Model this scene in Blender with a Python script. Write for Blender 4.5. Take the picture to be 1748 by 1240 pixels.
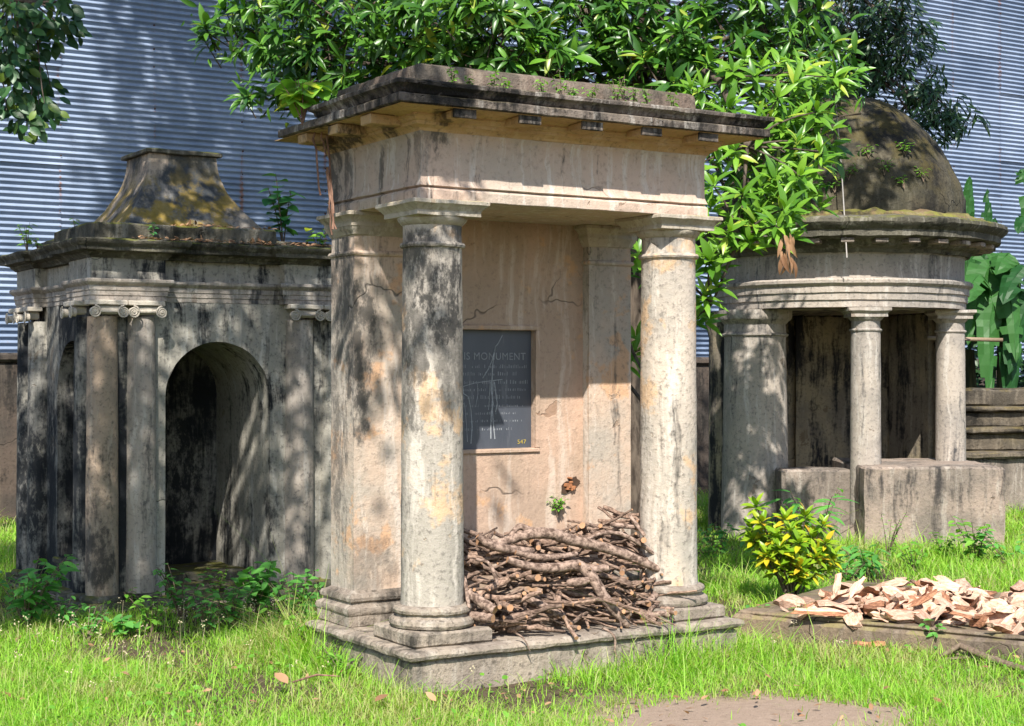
import bpy, math, random
import numpy as np
from mathutils import Vector, Matrix, noise as mnoise

for o in list(bpy.data.objects):
    bpy.data.objects.remove(o)
SC = bpy.context.scene
COL = SC.collection
R = math.radians
PI = math.pi

# ------------------------------------------------------------------ camera
CAMZ = 1.65
FPX = 2735.0            # focal length in photo pixels (photo is 1748 wide)
HORY = 635.0            # row of the horizon in the photo
cam = bpy.data.cameras.new('camera')
cam.sensor_width = 36.0
cam.lens = 36.0 * FPX / 1748.0
cam.clip_end = 400.0
camo = bpy.data.objects.new('camera', cam)
COL.objects.link(camo)
camo.location = (0, 0, CAMZ)
camo.rotation_euler = (R(90.0) + math.atan((HORY - 620.0) / FPX), 0, 0)
SC.camera = camo

# ------------------------------------------------------------------ sky, sun, exposure
SUN_DIR = Vector((-0.071, -1.218, 1.25)).normalized()      # towards the sun
sun_el = math.asin(SUN_DIR.z)
sun_az = math.atan2(SUN_DIR.x, SUN_DIR.y)
world = bpy.data.worlds.new('World')
SC.world = world
world.use_nodes = True
wn = world.node_tree
for n in list(wn.nodes):
    wn.nodes.remove(n)
sky = wn.nodes.new('ShaderNodeTexSky')
sky.sky_type = 'NISHITA'
sky.sun_disc = False
sky.sun_elevation = sun_el
sky.sun_rotation = sun_az
sky.air_density = 1.0
sky.dust_density = 0.7
bg = wn.nodes.new('ShaderNodeBackground')
bg.inputs['Strength'].default_value = 0.125
wo = wn.nodes.new('ShaderNodeOutputWorld')
wn.links.new(sky.outputs[0], bg.inputs[0])
wn.links.new(bg.outputs[0], wo.inputs[0])
sl = bpy.data.lights.new('sun', 'SUN')
sl.energy = 5.0
sl.angle = R(0.53)
sl.color = (1.0, 0.95, 0.87)
so = bpy.data.objects.new('sun', sl)
COL.objects.link(so)
so.rotation_euler = SUN_DIR.to_track_quat('Z', 'Y').to_euler()
so.location = (0, -10, 20)
SC.view_settings.view_transform = 'Standard'
SC.view_settings.look = 'None'
SC.view_settings.gamma = 1.0
SC.view_settings.exposure = 0.92
SC.view_settings.use_curve_mapping = False
SC.render.engine = 'CYCLES'
try:
    SC.cycles.use_denoising = True
    SC.cycles.denoiser = 'OPENIMAGEDENOISE'
except Exception:
    pass
SC.cycles.max_bounces = 5
SC.cycles.diffuse_bounces = 3
SC.cycles.transparent_max_bounces = 4
SC.cycles.transmission_bounces = 3
SC.cycles.caustics_reflective = False
SC.cycles.caustics_refractive = False
SC.cycles.sample_clamp_indirect = 6.0


def P(px, py, D):
    """a world point at depth D that the photograph shows at pixel px, py"""
    return Vector(((px - 874.0) / FPX * D, D, CAMZ + (HORY - py) / FPX * D))


# ------------------------------------------------------------------ mesh helpers
def link(o, parent=None):
    COL.objects.link(o)
    if parent is not None:
        o.parent = parent
    return o


def tag(o, label=None, cat=None, group=None, kind=None):
    if label: o['label'] = label
    if cat: o['category'] = cat
    if group: o['group'] = group
    if kind: o['kind'] = kind
    return o


def empty(name, loc=(0, 0, 0), rz=0.0, label=None, cat=None, group=None):
    o = bpy.data.objects.new(name, None)
    o.empty_display_size = 0.1
    COL.objects.link(o)
    o.location = loc
    o.rotation_euler = (0, 0, rz)
    return tag(o, label, cat, group)


class MB:
    def __init__(s):
        s.v = []; s.f = []; s.m = []

    def add(s, verts, faces, mat=0):
        b = len(s.v)
        s.v.extend([tuple(p) for p in verts])
        for f in faces:
            s.f.append([i + b for i in f]); s.m.append(mat)
        return s

    def mesh(s, name, mats, sharp=32.0, jit=0.0, jf=6.0, smooth=True, seed=0.0):
        vs = s.v
        if jit > 0:
            out = []
            for p in vs:
                q = Vector(p) * jf + Vector((seed, seed * 1.7, seed * .3))
                d = mnoise.noise_vector(q) * (jit * .45) + mnoise.noise_vector(q * 4.3) * (jit * .6)
                out.append((p[0] + d.x, p[1] + d.y, p[2] + d.z))
            vs = out
        me = bpy.data.meshes.new(name)
        me.from_pydata(vs, [], s.f)
        for m in (mats if isinstance(mats, (list, tuple)) else [mats]):
            me.materials.append(m)
        me.polygons.foreach_set('material_index', s.m)
        me.polygons.foreach_set('use_smooth', [smooth] * len(s.f))
        if smooth and sharp:
            me.set_sharp_from_angle(angle=R(sharp))
        me.update()
        return me

    def build(s, name, mats, parent=None, **kw):
        return link(bpy.data.objects.new(name, s.mesh(name, mats, **kw)), parent)

    # --- shapes
    def sweep(s, path, prof, seg=0.12, mat=0, cap0=True, cap1=True):
        """mitred moulding round a closed CCW polygon; prof = [(offset, z)...]"""
        n = len(path)
        pts = []
        for i in range(n):
            a = Vector(path[i - 1]); b = Vector(path[i]); c = Vector(path[(i + 1) % n])
            d1 = (b - a).normalized(); d2 = (c - b).normalized()
            n1 = Vector((d1.y, -d1.x)); n2 = Vector((d2.y, -d2.x))
            mi = (n1 + n2)
            mi = mi / max(mi.dot(n1), 1e-6)
            k = max(1, int(round((c - b).length / seg)))
            pts.append((b, mi))
            cm_a = mi
            d3 = (Vector(path[(i + 2) % n]) - c).normalized()
            n3 = Vector((d3.y, -d3.x)); cm = n2 + n3; cm = cm / max(cm.dot(n2), 1e-6)
            for j in range(1, k):
                t = j / k
                pts.append((b.lerp(c, t), cm_a.lerp(cm, t)))
        m = len(pts)
        V = []; F = []
        for (o, z) in prof:
            for (p, mi) in pts:
                V.append((p.x + mi.x * o, p.y + mi.y * o, z))
        for r in range(len(prof) - 1):
            for i in range(m):
                j = (i + 1) % m
                F.append((r * m + i, r * m + j, (r + 1) * m + j, (r + 1) * m + i))
        if cap0: F.append(tuple(reversed(range(m))))
        if cap1: F.append(tuple(range((len(prof) - 1) * m, len(prof) * m)))
        return s.add(V, F, mat)

    def box(s, x0, x1, y0, y1, z0, z1, b=0.006, seg=0.12, mat=0):
        k = max(1, int(round((z1 - z0) / max(seg, .05))))
        prof = [(-b, z0), (0, z0 + b)] + [(0, z0 + b + (z1 - z0 - 2 * b) * i / k) for i in range(1, k)] + [(0, z1 - b), (-b, z1)]
        return s.sweep([(x0, y0), (x1, y0), (x1, y1), (x0, y1)], prof, seg, mat)

    def lathe(s, cx, cy, prof, seg=40, mat=0, cap=True, a0=0.0, a1=2 * PI):
        full = abs(a1 - a0 - 2 * PI) < 1e-6
        m = seg if full else seg + 1
        V = []; F = []
        for (r, z) in prof:
            for i in range(m):
                a = a0 + (a1 - a0) * i / seg
                V.append((cx + r * math.cos(a), cy + r * math.sin(a), z))
        for k in range(len(prof) - 1):
            for i in range(seg):
                j = (i + 1) % m
                F.append((k * m + i, k * m + j, (k + 1) * m + j, (k + 1) * m + i))
        if cap:
            F.append(tuple(reversed(range(m))))
            F.append(tuple(range((len(prof) - 1) * m, len(prof) * m)))
        return s.add(V, F, mat)

    def tube(s, pts, rad, seg=6, mat=0, capmat=None):
        pts = [Vector(p) for p in pts]
        n = len(pts)
        rr = rad if isinstance(rad, (list, tuple)) else [rad] * n
        V = []; F = []
        up = Vector((0.13, 0.31, 0.94))
        for i in range(n):
            t = (pts[min(i + 1, n - 1)] - pts[max(i - 1, 0)])
            if t.length < 1e-9: t = Vector((0, 0, 1))
            t.normalize()
            a = t.cross(up)
            if a.length < .05: a = t.cross(Vector((1, 0, 0)))
            a.normalize(); b = t.cross(a)
            for k in range(seg):
                an = 2 * PI * k / seg
                V.append(pts[i] + (a * math.cos(an) + b * math.sin(an)) * rr[i])
        for i in range(n - 1):
            for k in range(seg):
                j = (k + 1) % seg
                F.append((i * seg + k, i * seg + j, (i + 1) * seg + j, (i + 1) * seg + k))
        s.add(V, F, mat)
        b = len(s.v) - len(V)
        cm = mat if capmat is None else capmat
        s.f.append([b + k for k in range(seg)]); s.m.append(cm)
        s.f.append([b + (n - 1) * seg + k for k in reversed(range(seg))]); s.m.append(cm)
        return s


def fast_mesh(name, V, Q, mats, tint=None, smooth=True, mi=None):
    """V (n,3) float, Q (m,k) int -> mesh with polygons of k corners"""
    me = bpy.data.meshes.new(name)
    n, (m, k) = len(V), Q.shape
    me.vertices.add(n); me.vertices.foreach_set('co', np.ascontiguousarray(V, dtype=np.float32).ravel())
    me.loops.add(m * k); me.loops.foreach_set('vertex_index', np.ascontiguousarray(Q, dtype=np.int32).ravel())
    me.polygons.add(m)
    me.polygons.foreach_set('loop_start', np.arange(0, m * k, k, dtype=np.int32))
    me.polygons.foreach_set('loop_total', np.full(m, k, dtype=np.int32))
    me.polygons.foreach_set('use_smooth', np.full(m, smooth, dtype=bool))
    for mm in (mats if isinstance(mats, (list, tuple)) else [mats]):
        me.materials.append(mm)
    if mi is not None:
        me.polygons.foreach_set('material_index', mi.astype(np.int32))
    if tint is not None:
        at = me.attributes.new('tint', 'FLOAT', 'POINT')
        at.data.foreach_set('value', np.ascontiguousarray(tint, dtype=np.float32))
    me.update(calc_edges=True)
    return me


def instance_arrays(pv, pq, M):
    """prototype verts (n,3), quads (m,4), matrices (k,4,4) -> merged arrays"""
    k, n = len(M), len(pv)
    V = np.einsum('kij,nj->kni', M[:, :3, :3], pv) + M[:, None, :3, 3]
    Q = pq[None] + (np.arange(k) * n)[:, None, None]
    return V.reshape(-1, 3), Q.reshape(-1, pq.shape[1])


def frame(xdir, up, loc, sx, sy, sz):
    """matrix with local X along xdir, local Z as near as can be to up"""
    x = Vector(xdir).normalized()
    z = Vector(up) - x * Vector(up).dot(x)
    if z.length < 1e-4: z = x.orthogonal()
    z.normalize(); y = z.cross(x)
    m = Matrix(((x.x * sx, y.x * sy, z.x * sz, loc[0]), (x.y * sx, y.y * sy, z.y * sz, loc[1]),
                (x.z * sx, y.z * sy, z.z * sz, loc[2]), (0, 0, 0, 1)))
    return m


# ------------------------------------------------------------------ node helpers
class NT:
    def __init__(s, name):
        s.mat = bpy.data.materials.new(name)
        s.mat.use_nodes = True
        s.t = s.mat.node_tree
        for n in list(s.t.nodes): s.t.nodes.remove(n)
        s.out = s.t.nodes.new('ShaderNodeOutputMaterial')

    def n(s, ty, **kw):
        nd = s.t.nodes.new(ty)
        for k, v in kw.items():
            if k.startswith('i_'):
                key = k[2:]
                key = int(key) if key.isdigit() else key.replace('_', ' ')
                s.put(nd.inputs[key], v)
            else:
                setattr(nd, k, v)
        return nd

    def put(s, sock, v):
        if hasattr(v, 'is_output') or isinstance(v, bpy.types.NodeSocket):
            s.t.links.new(v, sock)
        elif isinstance(v, (tuple, list)) and sock.type == 'RGBA' and len(v) == 3:
            sock.default_value = (*v, 1)
        else:
            sock.default_value = v

    def math(s, op, a, b=None, c=None, clamp=False):
        nd = s.n('ShaderNodeMath', operation=op, use_clamp=clamp)
        s.put(nd.inputs[0], a)
        if b is not None: s.put(nd.inputs[1], b)
        if c is not None: s.put(nd.inputs[2], c)
        return nd.outputs[0]

    def vmath(s, op, a, b=None):
        nd = s.n('ShaderNodeVectorMath', operation=op)
        s.put(nd.inputs[0], a)
        if b is not None: s.put(nd.inputs[1], b)
        return nd.outputs['Value'] if op in ('LENGTH', 'DISTANCE', 'DOT_PRODUCT') else nd.outputs[0]

    def pos(s):
        if not hasattr(s, '_g'): s._g = s.n('ShaderNodeNewGeometry')
        return s._g.outputs['Position']

    def noise(s, vec, scale=1.0, detail=4.0, rough=.55, mul=None, off=None, dist=0.0, col=False):
        if mul is not None: vec = s.vmath('MULTIPLY', vec, mul)
        if off is not None: vec = s.vmath('ADD', vec, off)
        nd = s.n('ShaderNodeTexNoise')
        s.put(nd.inputs['Vector'], vec)
        nd.inputs['Scale'].default_value = scale
        nd.inputs['Detail'].default_value = detail
        nd.inputs['Roughness'].default_value = rough
        nd.inputs['Distortion'].default_value = dist
        return nd.outputs['Color'] if col else nd.outputs['Fac']

    def step(s, v, lo, hi, a=0.0, b=1.0):
        nd = s.n('ShaderNodeMapRange', interpolation_type='SMOOTHSTEP')
        s.put(nd.inputs[0], v)
        for i, q in ((1, lo), (2, hi), (3, a), (4, b)): s.put(nd.inputs[i], q)
        return nd.outputs[0]

    def mix(s, f, a, b, mode='MIX'):
        nd = s.n('ShaderNodeMix', data_type='RGBA', blend_type=mode)
        s.put(nd.inputs[0], f); s.put(nd.inputs[6], a); s.put(nd.inputs[7], b)
        return nd.outputs[2]

    def bump(s, h, strength=.5, dist=.01, normal=None):
        nd = s.n('ShaderNodeBump')
        nd.inputs['Strength'].default_value = strength
        nd.inputs['Distance'].default_value = dist
        s.put(nd.inputs['Height'], h)
        if normal is not None: s.put(nd.inputs['Normal'], normal)
        return nd.outputs[0]

    def bsdf(s, col, rough=.9, normal=None, spec=.3, **kw):
        nd = s.n('ShaderNodeBsdfPrincipled')
        s.put(nd.inputs['Base Color'], col)
        s.put(nd.inputs['Roughness'], rough)
        nd.inputs['Specular IOR Level'].default_value = spec
        if normal is not None: s.put(nd.inputs['Normal'], normal)
        for k, v in kw.items(): s.put(nd.inputs[k.replace('_', ' ')], v)
        return nd.outputs[0]

    def done(s, sh):
        s.t.links.new(sh, s.out.inputs[0])
        return s.mat


def plaster(name, c1, c2, light, dark, mould=(.56, .70), streak=.6, seed=0.0, blobs=(), moss=0.0, moss_col=(.12, .13, .02),
            bump=.5, speck=.35, light_amt=.5, patch=1.3, warm=None, flake=.66):
    """old lime plaster: patchy base, pale lime runs, black mould, speckle; all in world space, with shapes of its own"""
    m = NT(name)
    p = m.pos()
    ofs = (seed * 3.1, seed * 1.7, seed * 2.3)
    wob = m.noise(p, 2.2, 3, .6, off=ofs, col=True)
    pw = m.vmath('ADD', p, m.vmath('MULTIPLY', m.vmath('SUBTRACT', wob, (.5, .5, .5)), (.12, .12, .25)))
    nb = m.noise(p, patch, 5, .62, off=ofs)
    col = m.mix(m.step(nb, .40, .60), c1, c2)
    if warm is not None:
        nw = m.noise(p, 3.1, 4, .7, off=(seed + 9, 4, seed))
        col = m.mix(m.step(nw, .56, .64, 0, .8), col, warm)
    fine = m.noise(p, 34, 4, .7, off=ofs)
    nf = m.noise(p, 2.6, 5, .6, off=(seed * 1.3 + 5, 7, seed), dist=.6)
    fl = m.step(nf, flake, flake + .012)
    col = m.mix(m.math('MULTIPLY', fl, .8), col, m.mix(fine, tuple(x * .45 for x in c2), (c1[0] * .8, c1[1] * .68, c1[2] * .58)))
    st1 = m.noise(pw, 1.0, 4, .66, mul=(13, 13, .8), off=(seed, 2, 3))
    col = m.mix(m.step(st1, .50, .66, 0, light_amt), col, light)
    st2 = m.noise(pw, 1.0, 5, .70, mul=(9, 9, .6), off=(11 + seed, 5, 1))
    nm = m.noise(p, 1.35, 5, .68, off=(seed + 21, 3, 7))
    msk = m.math('ADD', m.math('MULTIPLY', st2, streak), m.math('MULTIPLY', nm, 1 - streak))
    msk = m.math('ADD', msk, m.math('MULTIPLY', m.math('SUBTRACT', fine, .5), .10))
    mo = m.step(msk, mould[0], mould[1])
    for (c, r, amt) in blobs:
        d = m.vmath('LENGTH', m.vmath('DIVIDE', m.vmath('SUBTRACT', pw, c), r))
        d = m.math('ADD', d, m.math('MULTIPLY', m.math('SUBTRACT', m.noise(p, 7, 5, .72, off=(c[0], 3, 1), mul=(1, 1, .6)), .5), 3.0))
        brk = m.step(m.noise(p, 16, 4, .75, mul=(1, 1, .5), off=(2, c[1], 5)), .36, .54, .30, 1.0)
        mo = m.math('MAXIMUM', mo, m.math('MULTIPLY', brk, m.step(d, .70, 1.20, amt, 0.0)))
    col = m.mix(mo, col, dark)
    col = m.mix(m.step(fine, .50, .72, 0, speck), col, (dark[0] * 1.6, dark[1] * 1.5, dark[2] * 1.4))
    grain = m.noise(p, 160, 3, .6)
    col = m.mix(.35, col, m.mix(grain, (.62, .6, .58), (1.0, 1.0, 1.0)), 'MULTIPLY')
    if moss > 0:
        g = m._g
        sep = m.n('ShaderNodeSeparateXYZ'); m.put(sep.inputs[0], g.outputs['Normal'])
        mm = m.math('MULTIPLY', m.step(sep.outputs[2], -.1, .75), m.step(m.noise(p, 4.5, 4, .7, off=(seed, 8, 2)), .44, .60))
        col = m.mix(m.math('MULTIPLY', mm, moss), col, m.mix(m.noise(p, 22, 3), moss_col, (moss_col[0] * 2.6, moss_col[1] * 2.2, moss_col[2] * 2.2)))
    crack = m.n('ShaderNodeTexVoronoi', feature='DISTANCE_TO_EDGE')
    m.put(crack.inputs['Vector'], m.vmath('ADD', p, m.vmath('MULTIPLY', wob, (.5, .5, .5))))
    crack.inputs['Scale'].default_value = .8
    ck = m.math('MULTIPLY', m.step(crack.outputs['Distance'], .0, .006, 1, 0), m.step(m.noise(p, 1.3, 1, off=(3, seed, 9)), .60, .66))
    col = m.mix(m.math('MULTIPLY', ck, .75), col, (dark[0] * .8, dark[1] * .8, dark[2] * .8))
    h = m.math('ADD', m.math('MULTIPLY', m.noise(p, 11, 5, .7, off=ofs), 1.2), m.math('MULTIPLY', fine, .5))
    h = m.math('SUBTRACT', h, m.math('MULTIPLY', ck, .6))
    h = m.math('SUBTRACT', h, m.math('MULTIPLY', fl, .55))
    nrm = m.bump(h, bump, .016)
    return m.done(m.bsdf(col, .92, nrm, .2))


def leaf_mat(name, a, b, rough=.42, trans=.3, back=None, spec=.4, c3=None, c3r=(.80, .9), dry=None):
    """leaf: colour between a and b by the 'tint' of each leaf (attribute or object random)"""
    m = NT(name)
    at = m.n('ShaderNodeAttribute', attribute_name='tint')
    oi = m.n('ShaderNodeObjectInfo')
    f = m.math('FRACT', m.math('ADD', at.outputs['Fac'], oi.outputs['Random']))
    col = m.mix(f, a, b)
    if c3 is not None:
        f2 = m.math('FRACT', m.math('MULTIPLY', f, 7.31))
        col = m.mix(m.step(f2, c3r[0], c3r[1]), col, c3)
    if dry is not None:
        nd = m.math('ADD', m.noise(m.pos(), 1.1, 4, .65, off=(4, 2, 0)), m.math('MULTIPLY', m.math('FRACT', m.math('MULTIPLY', f, 13.7)), .22))
        col = m.mix(m.step(nd, .64, .76, 0, .85), col, dry)
    col = m.mix(.5, col, m.mix(m.noise(m.pos(), 30, 3), (.7, .7, .7), (1.15, 1.15, 1.15)), 'MULTIPLY')
    pr = m.bsdf(col, rough, None, spec)
    tr = m.n('ShaderNodeBsdfTranslucent')
    m.put(tr.inputs[0], m.mix(1.0, col, (1.5, 1.5, .6), 'MULTIPLY'))
    mx = m.n('ShaderNodeMixShader')
    mx.inputs[0].default_value = trans
    m.t.links.new(pr, mx.inputs[1]); m.t.links.new(tr.outputs[0], mx.inputs[2])
    return m.done(mx.outputs[0])


def bark_mat(name, a, b, rough=.9, sc=(22, 22, 5), bump=.6, seed=0.0, obj=False):
    m = NT(name)
    if obj:
        tc = m.n('ShaderNodeTexCoord'); p = tc.outputs['Object']
        oi = m.n('ShaderNodeObjectInfo')
        v = m.vmath('ADD', p, m.vmath('MULTIPLY', oi.outputs['Location'], (5, 5, 5)))
    else:
        v = m.pos()
    n1 = m.noise(v, 1.0, 6, .65, mul=sc, off=(seed, 0, 0))
    col = m.mix(m.step(n1, .35, .65), a, b)
    if obj:
        col = m.mix(.75, col, m.mix(oi.outputs['Random'], (.55, .5, .48), (1.35, 1.2, 1.1)), 'MULTIPLY')
    return m.done(m.bsdf(col, rough, m.bump(n1, bump, .006), .2))

# ------------------------------------------------------------------ materials
M = {}
M['wall'] = plaster('peach_plaster', (.47, .325, .24), (.37, .27, .20), (.58, .49, .41), (.09, .07, .055), mould=(.57, .74), seed=1.0,
                    light_amt=.5, speck=.35, warm=(.52, .31, .17))
M['frieze'] = plaster('pale_peach_plaster', (.50, .375, .295), (.42, .345, .28), (.60, .55, .49), (.055, .052, .047), mould=(.565, .70), streak=.85, seed=2.0,
                      light_amt=.65, speck=.35,
                      blobs=[((-.47, 8.36, 2.80), (.05, .10, .20), .5), ((-1.02, 9.25, 2.80), (.10, .12, .25), .85), ((-.92, 9.08, 2.78), (.05, .07, .3), .75), ((-.70, 8.72, 2.76), (.03, .04, .25), .75), ((-.38, 8.4, 2.9), (.06, .08, .12), .8)])
M['col'] = plaster('cream_column_plaster', (.48, .405, .33), (.34, .305, .26), (.58, .52, .45), (.045, .043, .040), mould=(.535, .71), streak=.8, seed=3.0,
                   light_amt=.7, speck=.6, warm=(.55, .37, .22),
                   blobs=[((-.38, 8.40, 2.04), (.17, .2, .28), .97), ((-.50, 8.42, 2.26), (.12, .2, .16), .85), ((-.52, 8.45, 1.75), (.07, .2, .4), .75), ((-.33, 8.42, 1.70), (.10, .2, .28), .6), ((-.30, 8.42, 2.38), (.07, .2, .06), .8)])
M['pier'] = plaster('pier_plaster', (.50, .375, .285), (.38, .33, .275), (.58, .51, .44), (.07, .066, .06), mould=(.53, .70), streak=.8, seed=4.4,
                    light_amt=.65, speck=.5, warm=(.55, .33, .19),
                    blobs=[((-.86, 9.0, 1.75), (.08, .2, .48), .9), ((-.98, 9.1, 2.1), (.08, .3, .42), .85), ((-1.02, 9.2, 1.2), (.06, .25, .5), .7), ((-.80, 9.0, .55), (.12, .2, .2), .45)])
M['cap'] = plaster('capital_plaster', (.44, .38, .30), (.33, .29, .23), (.58, .54, .47), (.07, .06, .04), mould=(.55, .70), seed=5.0,
                   light_amt=.5, speck=.45, moss=.35, moss_col=(.16, .14, .03))
M['bounce_ochre'] = plaster('bounce_tint_plaster', (.50, .33, .165), (.42, .27, .13), (.58, .44, .28), (.05, .042, .033), mould=(.55, .68), seed=6.0, light_amt=.35, speck=.5,  # warm bounced light under the cornice is put into this ochre colour
                     blobs=[((-.95, 9.05, 2.97), (.25, .35, .06), .9), ((-.62, 8.55, 2.96), (.10, .12, .05), .85), ((-.36, 8.28, 2.95), (.05, .08, .05), .8)])
M['corn'] = plaster('black_weathered_cornice', (.17, .14, .115), (.085, .072, .062), (.40, .37, .33), (.015, .014, .013), mould=(.44, .54), streak=.35, seed=7.0,
                    light_amt=.7, speck=.75, moss=.12, moss_col=(.10, .09, .025), bump=1.0, patch=4.0)
M['attic'] = plaster('attic_plaster', (.16, .12, .095), (.10, .085, .07), (.30, .25, .20), (.035, .03, .026), mould=(.54, .68), streak=.35, seed=8.0,
                     light_amt=.4, speck=.75, moss=.15, moss_col=(.10, .09, .02), bump=1.0, patch=3.5)
M['plinth'] = plaster('grey_plinth_plaster', (.32, .265, .21), (.23, .19, .155), (.45, .40, .34), (.045, .04, .034), mould=(.475, .64), streak=.4, seed=9.0,
                      light_amt=.45, speck=.75, bump=.9, patch=2.5)
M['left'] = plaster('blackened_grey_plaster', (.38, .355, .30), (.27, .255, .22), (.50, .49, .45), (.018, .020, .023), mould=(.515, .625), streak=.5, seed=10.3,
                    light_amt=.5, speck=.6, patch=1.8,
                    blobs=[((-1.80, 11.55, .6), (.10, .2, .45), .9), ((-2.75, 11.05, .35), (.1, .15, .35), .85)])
M['leftdark'] = plaster('black_blotched_plaster', (.30, .28, .235), (.16, .155, .14), (.46, .44, .40), (.016, .018, .021), mould=(.43, .55), streak=.45, seed=11.1,
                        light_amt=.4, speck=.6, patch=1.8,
                        blobs=[((-3.25, 11.5, .75), (.35, .6, .55), .97), ((-3.7, 12.3, .8), (.4, .5, .6), .95), ((-2.55, 12.1, .9), (.45, .45, 1.2), .96)])  # dark version; blobs blacken the left face and the vault's end wall
M['leftpier'] = plaster('brown_grey_plaster', (.36, .27, .195), (.27, .215, .165), (.44, .40, .34), (.022, .023, .025), mould=(.54, .65), streak=.45, seed=12.0,
                        light_amt=.4, speck=.55, blobs=[((-3.02, 11.1, 1.0), (.13, .16, 1.1), .93), ((-2.83, 10.92, .42), (.14, .12, .30), .8)])
M['leftroof'] = plaster('roof_plaster', (.34, .27, .205), (.16, .16, .155), (.50, .42, .34), (.045, .05, .055), mould=(.50, .62), streak=.25, seed=13.0,
                        light_amt=.35, speck=.6, moss=.75, moss_col=(.14, .105, .012))
M['leftcorn'] = plaster('mossy_dark_cornice', (.12, .11, .085), (.07, .065, .05), (.33, .31, .26), (.018, .018, .014), mould=(.48, .62), streak=.3, seed=14.0,
                        light_amt=.45, speck=.6, moss=.8, moss_col=(.07, .08, .012), bump=.9)
M['rot'] = plaster('rotunda_plaster', (.37, .32, .27), (.27, .24, .21), (.52, .48, .43), (.042, .043, .046), mould=(.525, .68), streak=.7, seed=15.0,
                   light_amt=.55, speck=.6)
M['scroll'] = plaster('lit_scroll_plaster', (.48, .43, .36), (.38, .345, .29), (.58, .54, .47), (.05, .047, .042), mould=(.60, .74), seed=15.6, light_amt=.4, speck=.4)  # lighter plaster copy, light on the scrolls put into its colour
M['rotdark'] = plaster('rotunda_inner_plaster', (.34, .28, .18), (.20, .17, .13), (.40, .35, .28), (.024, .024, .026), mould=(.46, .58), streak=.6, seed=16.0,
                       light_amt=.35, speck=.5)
M['dome'] = plaster('dome_crust', (.05, .046, .032), (.075, .064, .042), (.16, .145, .11), (.014, .013, .011), mould=(.45, .60), streak=.2, seed=17.0,
                    light_amt=.3, speck=.8, moss=.30, moss_col=(.075, .065, .012), bump=1.0, patch=3.0)
M['domemoss'] = plaster('dome_moss', (.14, .12, .045), (.17, .115, .065), (.28, .22, .15), (.035, .03, .018), mould=(.48, .62), streak=.2, seed=18.0,
                        light_amt=.4, speck=.7, moss=.6, moss_col=(.10, .115, .018), bump=1.0, patch=5.0)
M['parapet'] = plaster('parapet_plaster', (.30, .235, .19), (.18, .15, .125), (.42, .38, .33), (.042, .038, .036), mould=(.48, .62), streak=.6, seed=19.0,
                       light_amt=.45, speck=.6, bump=.8)
M['step'] = plaster('mossy_stone', (.12, .098, .072), (.075, .064, .05), (.22, .185, .14), (.02, .018, .015), mould=(.44, .60), streak=.3, seed=20.0,
                    light_amt=.4, speck=.6, moss=.45, moss_col=(.085, .072, .02), bump=1.0)
M['oldwall'] = plaster('old_dark_wall', (.10, .075, .06), (.06, .05, .043), (.16, .13, .10), (.015, .014, .013), mould=(.48, .62), streak=.4, seed=21.0,
                       light_amt=.3, speck=.6)
M['slab'] = plaster('tomb_slab_plaster', (.22, .165, .115), (.13, .10, .075), (.30, .25, .20), (.035, .03, .024), mould=(.52, .68), streak=.2, seed=22.0,
                    light_amt=.3, speck=.6, moss=.3, bump=.9)


def simple(name, col, rough=.8, spec=.3, metal=0.0, nscale=40.0, var=.25, bump=.0):
    m = NT(name)
    n = m.noise(m.pos(), nscale, 5, .65)
    c = m.mix(n, tuple(x * (1 - var) for x in col), tuple(min(1, x * (1 + var)) for x in col))
    nr = m.bump(n, bump, .005) if bump else None
    return m.done(m.bsdf(c, rough, nr, spec, Metallic=metal))


M['slate'] = None
_m = NT('black_slate')
_p = _m.pos()
_n = _m.noise(_p, 5, 6, .6, mul=(1, 1, .35))
_c = _m.mix(_n, (.030, .035, .046), (.085, .093, .112))
_c = _m.mix(_m.step(_m.noise(_p, 3.0, 5, .7, mul=(3, 3, .4), off=(5, 1, 2)), .55, .75, 0, .6), _c, (.27, .275, .28))
M['slate'] = _m.done(_m.bsdf(_c, .42, _m.bump(_m.noise(_p, 60, 4), .12, .002), .45))
M['engrave'] = simple('engraving', (.21, .22, .235), .7, nscale=25, var=.6)
M['lime'] = simple('lime_run', (.24, .255, .27), .8, nscale=60, var=.7)
M['yellow'] = simple('yellow_paint', (.34, .26, .05), .7, nscale=60, var=.6)
M['brick'] = simple('broken_brick', (.28, .12, .055), .95, nscale=30, var=.5, bump=.6)
M['hole'] = simple('dark_rubble', (.06, .035, .022), .95, nscale=30, var=.5, bump=.5)

# dirt and grass ground
_m = NT('ground_soil')
_p = _m.pos()
_n = _m.noise(_p, 1.1, 7, .6); _n2 = _m.noise(_p, 24, 6, .7)
_c = _m.mix(_m.step(_n2, .3, .7), (.05, .036, .024), (.13, .095, .065))
_d = _m.vmath('LENGTH', _m.vmath('DIVIDE', _m.vmath('SUBTRACT', _p, (1.18, 7.62, 0)), (1.0, .62, 1.0)))
_d = _m.math('ADD', _d, _m.math('MULTIPLY', _m.math('SUBTRACT', _m.noise(_p, 3, 5, .65), .5), 1.0))
_c = _m.mix(_m.step(_d, .7, 1.3, .85, 0), _c, _m.mix(_n2, (.26, .185, .135), (.42, .32, .25)))
_c = _m.mix(_m.step(_m.noise(_p, 90, 3, .7), .58, .7, 0, .6), _c, (.10, .07, .045))
M['soil'] = _m.done(_m.bsdf(_c, .95, _m.bump(_m.math('ADD', _n2, _m.noise(_p, 110, 4)), .7, .02), .15))

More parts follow.
